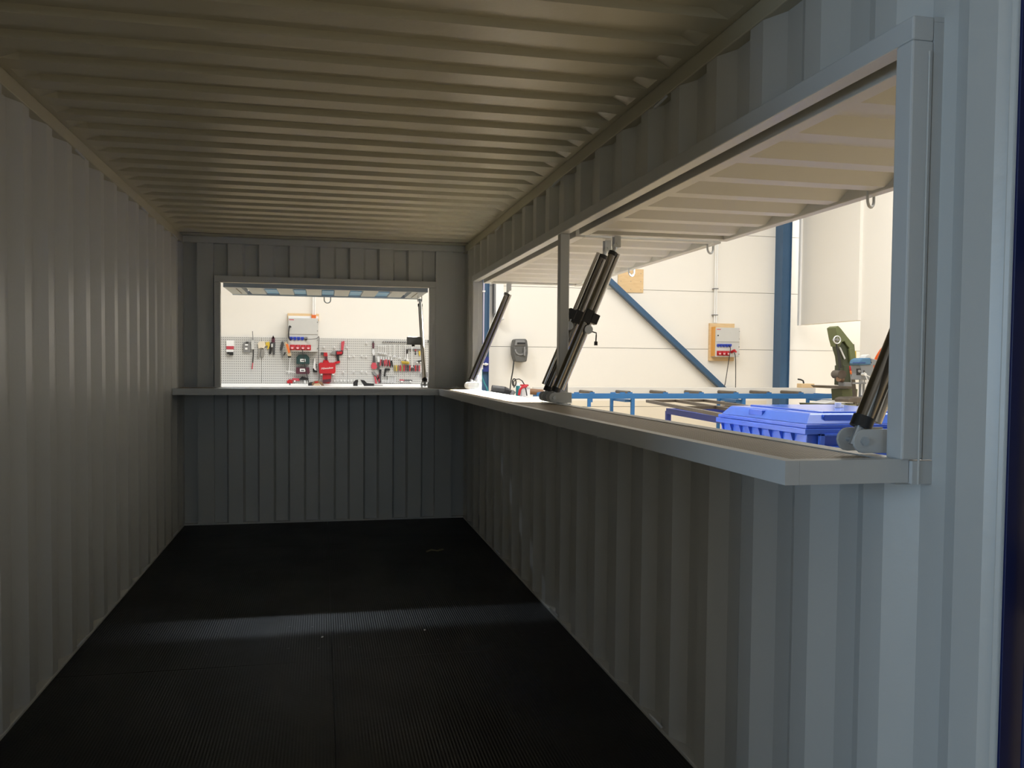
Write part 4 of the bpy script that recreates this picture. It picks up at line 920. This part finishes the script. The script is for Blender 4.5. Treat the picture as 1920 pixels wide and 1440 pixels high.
tb = thing('welded_frame', (5.9, 8.6, .82), 'long dark steel frame with cross bars lying on the blue trestle', 'steel frame')
fr = 'dsteel'
build('long_bar', MB().bar(F_A, F_A+fd*LN, .05, .04), fr, tb); build('long_bar', MB().bar(F_B, F_B+fd*LN, .05, .04), fr, tb)
mid = F_A.lerp(F_B, .5); build('long_bar', MB().bar(mid, mid+fd*LN, .05, .04), fr, tb)
for s in (0, .5, 1): build('cross_bar', MB().bar(F_A+fd*LN*s, F_B+fd*LN*s, .05, .04), fr, tb)
build('end_plate', MB().bar(F_B+fd*2.2+Vector((0, 0, .0)), F_B+fd*2.2+Vector((.12, 0, .0)), .10, .05), fr, tb)

# ---- blue lidded container
def bin_(X0, Y0, X1, Y1, zr, zl, zf, lab):
    t = thing('pallet_container', ((X0+X1)/2, (Y0+Y1)/2, zf), lab, 'container')
    build('body', MB().box(X0+.03, Y0+.03, zf+.12, X1-.03, Y1-.03, zr-.05), 'bin', t, bevel=.008)
    build('rim', MB().box(X0, Y0, zr-.05, X1, Y1, zr-.015), 'bin', t, bevel=.004)
    build('upper_rim', MB().box(X0+.012, Y0+.012, zr-.013, X1-.012, Y1-.012, zr+.012), 'bin', t, bevel=.004)
    for x in (X0+.08, X1-.2):
        for y in (Y0+.05, Y1-.2): build('foot', MB().box(x, y, zf, x+.12, y+.15, zf+.12), 'bin', t, bevel=.004)
    n = 8
    for i in range(n):
        y = Y0+.17+(Y1-Y0-.25)*i/(n-1)
        build('gusset', MB().add([(X0+.002, y, zr-.05), (X0+.002, y+.008, zr-.05), (X0+.03, y, zr-.13), (X0+.03, y+.008, zr-.13), (X0+.03, y, zr-.05), (X0+.03, y+.008, zr-.05)], [(0,2,4),(1,5,3),(0,1,3,2),(2,3,5,4),(4,5,1,0)]), 'bin', t)
    for i in range(3):
        x = X0+.45+.28*i
        build('front_rib', MB().box(x, Y0+.004, zr-.5, x+.012, Y0+.03, zr-.05), 'bin', t)
    # recessed handle frames
    for x in (X0+.1,):
        build('handle_frame', MB().box(x, Y0-.012, zr-.06, x+.30, Y0+.02, zr-.045).box(x, Y0-.012, zr-.145, x+.30, Y0+.02, zr-.125).box(x, Y0-.012, zr-.145, x+.03, Y0+.02, zr-.045).box(x+.27, Y0-.012, zr-.145, x+.30, Y0+.02, zr-.045), 'bin', t, bevel=.003)
    lz = zr+.014; i0 = .03; i1 = .075
    b = MB(); vs = []
    for z, k in ((lz, i0), (zl-.008, i1), (zl, i1+.015)):
        vs += [(X0+k, Y0+k, z), (X1-k, Y0+k, z), (X1-k, Y1-k, z), (X0+k, Y1-k, z)]
    b.add(vs, [(0,3,2,1), (0,1,5,4),(1,2,6,5),(2,3,7,6),(3,0,4,7),(4,5,9,8),(5,6,10,9),(6,7,11,10),(7,4,8,11),(8,9,10,11)])
    ld = build('lid', b, 'bin_lid', t, bevel=.003)
    build('raised_panel', MB().box(X0+.22, Y0+.15, zl-.004, X1-.15, Y1-.12, zl+.010), 'bin_lid', ld, bevel=.004)
    build('latch', MB().box(X0+.046, Y0+.60, zl-.055, X0+.075, Y0+.78, zl-.008), 'bin', ld, bevel=.003)
    build('latch', MB().box(X0+.16, Y0+.045, zl-.055, X0+.36, Y0+.075, zl-.006), 'bin', ld, bevel=.003)
    return t
bin_(4.10, 3.32, 5.20, 4.51, .98, 1.058, HF, 'big blue lidded plastic container just outside the long window')
q = (4.757,3.9,1.04)
tb = tag(build('white_cap', MB().cyl((q[0]-.03, 3.9, 1.07), (q[0]-.03, 3.9, 1.105), .022).cyl((q[0]+.01, 3.92, 1.07), (q[0]+.01, 3.92, 1.09), .018), 'white'), 'small white cap lying on the lid of the blue container', 'cap')
bin_(5.34, 3.5, 6.5, 4.7, .93, 1.0, HF, 'second blue lidded container standing behind the near actuator')

# ---- machines by the side wall
def ms(name, px, y0, y1, mt, par, bevel=.01): return build(name, MB().prism([(p[0], p[2]) for p in px], y0, y1), mt, par, bevel=bevel)
BY = 11.0
bs = thing('band_saw', (9.75, BY, HF), 'green metal band saw with raised arm by the doorway', 'band saw')
ms('saw_arm', ((9.49,11,2.031), (9.544,11,2.063), (9.58,11,2.033), (9.611,11,2.002), (9.704,11,1.9), (9.797,11,1.803), (9.838,11,1.759), (9.855,11,1.696), (9.77,11,1.686), (9.718,11,1.739), (9.666,11,1.81), (9.616,11,1.792), (9.578,11,1.719), (9.535,11,1.844)), BY-.12, BY+.12, 'green', bs, .006)
ms('arm_front', ((9.566,11,1.8), (9.636,11,1.81), (9.759,11,1.695), (9.84,11,1.705), (9.897,11,1.453), (9.872,11,1.273), (9.7,11,1.272), (9.666,11,1.416), (9.642,11,1.559), (9.599,11,1.666)), BY-.08, BY+.1, 'dgreen', bs, .006)
ms('blade_strip', ((9.579,10.9,1.717), (9.609,10.9,1.7), (9.704,10.9,1.523), (9.684,10.9,1.505)), BY-.11, BY-.09, 'lgrey', bs, 0)
ms('arm_rib', ((9.54,10.9,1.672), (9.57,10.9,1.673), (9.628,10.9,1.362), (9.598,10.9,1.361)), BY-.12, BY-.09, 'black', bs, 0)
ms('blade_guard', ((9.75,11,1.686), (9.85,11,1.705), (9.88,11,1.543), (9.837,11,1.435), (9.786,11,1.452)), BY-.13, BY-.08, 'green', bs)
build('wheel_rim', MB().tube([((9.472,10.8,1.828)[0]+.062*math.cos(a_), BY-.2, (9.472,10.8,1.828)[2]+.062*math.sin(a_)) for a_ in (2*PI*k/20 for k in range(20))], .009, 6, closed=True), 'steel', bs)
q = (9.472,10.8,1.828); build('wheel_hub', MB().cyl((q[0], BY-.22, q[2]), (q[0], BY-.1, q[2]), .022).bar((q[0]-.06, BY-.2, q[2]), (q[0]+.06, BY-.2, q[2]), .012, .012).bar((q[0], BY-.2, q[2]-.06), (q[0], BY-.2, q[2]+.06), .012, .012), 'grey', bs)
ms('column', ((9.677,11,1.407), (9.868,11,1.408), (9.898,11,1.057), (9.675,11,1.074)), BY-.1, BY+.15, 'dgreen', bs)
ms('strut', ((9.789,11,1.363), (9.849,11,1.363), (9.856,11,1.111), (9.816,11,1.111)), BY-.14, BY-.1, 'lgrey', bs, 0)
q = (9.591,11,1.235); build('motor', MB().cyl((q[0]-.02, BY-.22, q[2]+.02), (q[0]+.03, BY+.05, q[2]+.02), .072, seg=20), 'dsteel', bs, smooth=True); build('motor_foot', MB().cyl((q[0]-.06, BY-.18, q[2]-.055), (q[0]+.06, BY-.1, q[2]-.065), .045), 'skin_brown', bs, smooth=True)
ms('table', ((9.29,10.8,1.069), (9.785,10.8,1.061), (9.786,10.8,1.017), (9.35,10.8,1.025)), BY-.25, BY+.25, 'dsteel', bs)
ms('vise', ((9.614,10.8,1.127), (9.783,10.8,1.124), (9.786,10.8,1.044), (9.616,10.8,1.048)), BY-.24, BY-.05, 'grey', bs)
ms('base', ((9.617,11,1.011), (9.919,11,1.012), (9.905,11,0.804), (9.642,11,0.804)), BY-.15, BY+.15, 'green', bs)
ms('drip_tray', ((9.109,10.9,0.764), (10.28,10.9,0.763), (10.241,10.9,0.691), (9.16,10.9,0.693)), BY-.3, BY+.3, 'dgreen', bs)
ms('stand', ((9.245,11,0.688), (10.316,11,0.685), (9.98,11,HF), (9.0,11,HF)), BY-.28, BY+.28, 'green', bs)
ms('tray_cover', ((9.201,10.7,0.773), (9.415,10.7,0.826), (9.593,10.7,0.773)), BY-.3, BY+.1, 'lgrey', bs, 0)
build('cable', MB().tube([(9.493,10.85,1.759), (9.528,10.85,1.592), (9.551,10.85,1.45), (9.566,10.85,1.273)], .012, 6), 'cable', bs)
ms('yellow_cover', ((10.07,11.2,1.657), (10.127,11.2,1.658), (10.131,11.2,1.529), (10.059,11.2,1.529)), 11.2, 11.3, 'yellow', bs)
ms('rear_post', ((9.99,11.2,1.766), (10.041,11.2,1.775), (10.079,11.2,1.529), (10.042,11.2,1.364)), 11.14, 11.22, 'dgreen', bs)

DY = 10.2
dp = thing('drill_press', (9.55, DY, HF), 'grey and blue pillar drill press beside the band saw', 'drill press')
ms('head', ((9.384,10.2,1.413), (9.621,10.2,1.44), (9.644,10.2,1.28), (9.59,10.2,1.178), (9.4,10.2,1.177), (9.416,10.2,1.278)), DY-.12, DY+.12, 'dpgrey', dp)
ms('belt_cover', ((9.35,10.2,1.438), (9.363,10.2,1.489), (9.428,10.2,1.519), (9.561,10.2,1.524), (9.574,10.2,1.415), (9.365,10.2,1.405)), DY-.14, DY+.1, 'dpblue', dp, .015)
ms('cover_band', ((9.242,10.05,1.449), (9.462,10.05,1.451), (9.463,10.05,1.439), (9.243,10.05,1.437)), DY-.15, DY-.14, 'deepblue', dp, 0)
ms('motor', ((9.635,10.3,1.517), (9.751,10.3,1.493), (9.768,10.3,1.416), (9.638,10.3,1.398)), DY-.05, DY+.2, 'dpgrey', dp, .015)
ms('top_cap', ((9.538,10.3,1.559), (9.585,10.3,1.581), (9.624,10.3,1.56), (9.644,10.3,1.518), (9.52,10.3,1.516)), DY-.05, DY+.1, 'lgrey', dp, .01)
ms('control_panel', ((9.32,10.05,1.354), (9.39,10.05,1.355), (9.393,10.05,1.251), (9.323,10.05,1.25)), DY-.14, DY-.12, 'black', dp, .003)
q = (9.358,10.05,1.313); build('dial', MB().cyl((q[0], DY-.155, q[2]), (q[0], DY-.14, q[2]), .022, seg=14), 'grey', dp)
q = (9.485,10.2,1.194); q2 = (9.492,10.2,0.932); qm = (9.487,10.2,1.118)
build('quill', MB().cyl((q[0], DY-.04, q[2]), (q[0], DY-.04, qm[2]), .032).cyl((q[0], DY-.04, qm[2]), (q[0], DY-.04, q2[2]), .011), 'steel', dp, smooth=True)
q = (9.56,10.2,1.237); q2 = (9.573,10.2,0.771); build('pillar', MB().cyl((q[0], DY+.06, q[2]), (q[0], DY+.06, HF+.02), .045), 'dpgrey', dp, smooth=True)
ms('depth_rail', ((9.329,10.1,1.137), (9.518,10.1,1.137), (9.518,10.1,1.112), (9.33,10.1,1.111)), DY-.10, DY-.02, 'dpgrey', dp, 0)
q = (9.431,10,1.264); b = MB().cyl((q[0], DY-.2, q[2]), (q[0], DY-.1, q[2]), .022)
kn = MB()
for px in ((9.564,10,1.198), (9.486,10,1.131), (9.401,10,1.314)):
    b.cyl((q[0], DY-.19, q[2]), (px[0], DY-.2, px[2]), .007, seg=6); kn.sphere((px[0], DY-.2, px[2]), .015, 10, 6)
build('feed_spokes', b, 'steel', dp); build('knob', kn, 'black', dp)
ms('worktable', ((9.139,10.1,0.877), (9.204,10.1,0.902), (9.467,10.1,0.91), (9.535,10.1,0.86), (9.536,10.1,0.818), (9.14,10.1,0.827)), DY-.2, DY+.15, 'dsteel', dp)
ms('support_arm', ((9.188,10.1,0.793), (9.357,10.1,0.793), (9.359,10.1,0.726), (9.19,10.1,0.735)), DY-.1, DY+.1, 'cream', dp)
ms('front_post', ((9.33,10.1,0.743), (9.425,10.1,0.742), (9.433,10.1,0.44), (9.339,10.1,0.44)), DY-.1, DY, 'cream', dp)
build('foot', MB().box(q[0]-.3, DY-.3, HF, q[0]+.2, DY+.3, HF+.05), 'dpgrey', dp, bevel=.01)
build('power_lead', MB().tube([(9.564,10.1,1.498), (9.623,10.1,1.415), (9.638,10.1,1.239), (9.658,10.1,1.045)], .007, 6), 'cable', dp)
ms('side_box', ((9.539,10.1,1.398), (9.605,10.1,1.398), (9.6,10.1,1.239), (9.554,10.1,1.188)), DY-.08, DY+.05, 'black', dp)
ms('white_plate', ((9.747,10.4,1.175), (9.874,10.4,1.176), (9.881,10.4,0.916), (9.754,10.4,0.916)), DY+.16, DY+.2, 'white', dp)
tb = thing('grinder_stack', (9.3, 10.6, HF), 'red and amber machine guard wedged between band saw and drill press', 'guard')
ms('red_guard', ((9.594,10.6,1.397), (9.682,10.6,1.398), (9.674,10.6,1.328), (9.605,10.6,1.319)), 10.55, 10.65, 'red', tb)
ms('amber_guard', ((9.605,10.6,1.319), (9.693,10.6,1.328), (9.695,10.6,1.259), (9.617,10.6,1.258)), 10.55, 10.65, 'orange', tb)
ms('yellow_guard', ((9.647,10.6,1.25), (9.696,10.6,1.25), (9.687,10.6,1.189), (9.658,10.6,1.188)), 10.56, 10.64, 'yellow', tb)
ms('pedestal', ((9.617,10.6,1.258), (9.656,10.6,1.258), (9.86,10.6,HF), (9.78,10.6,HF)), 10.58, 10.62, 'dsteel', tb, 0)
# orange sling on the side wall
s0 = Vector((11.08,11.961,1.75))
pts = []
for k in range(20):
    a_ = 2*PI*k/20; u = .10*math.cos(a_); v = .28*math.sin(a_)
    pts.append((11.07, s0.y-.16+u*1.2-v*.65*-1*-.9, s0.z-.20+v*.8))
tag(build('orange_sling', MB().tube(pts, .035, 8, closed=True), 'orange_strap', smooth=True), 'orange lifting sling hanging on the white side wall', 'sling')
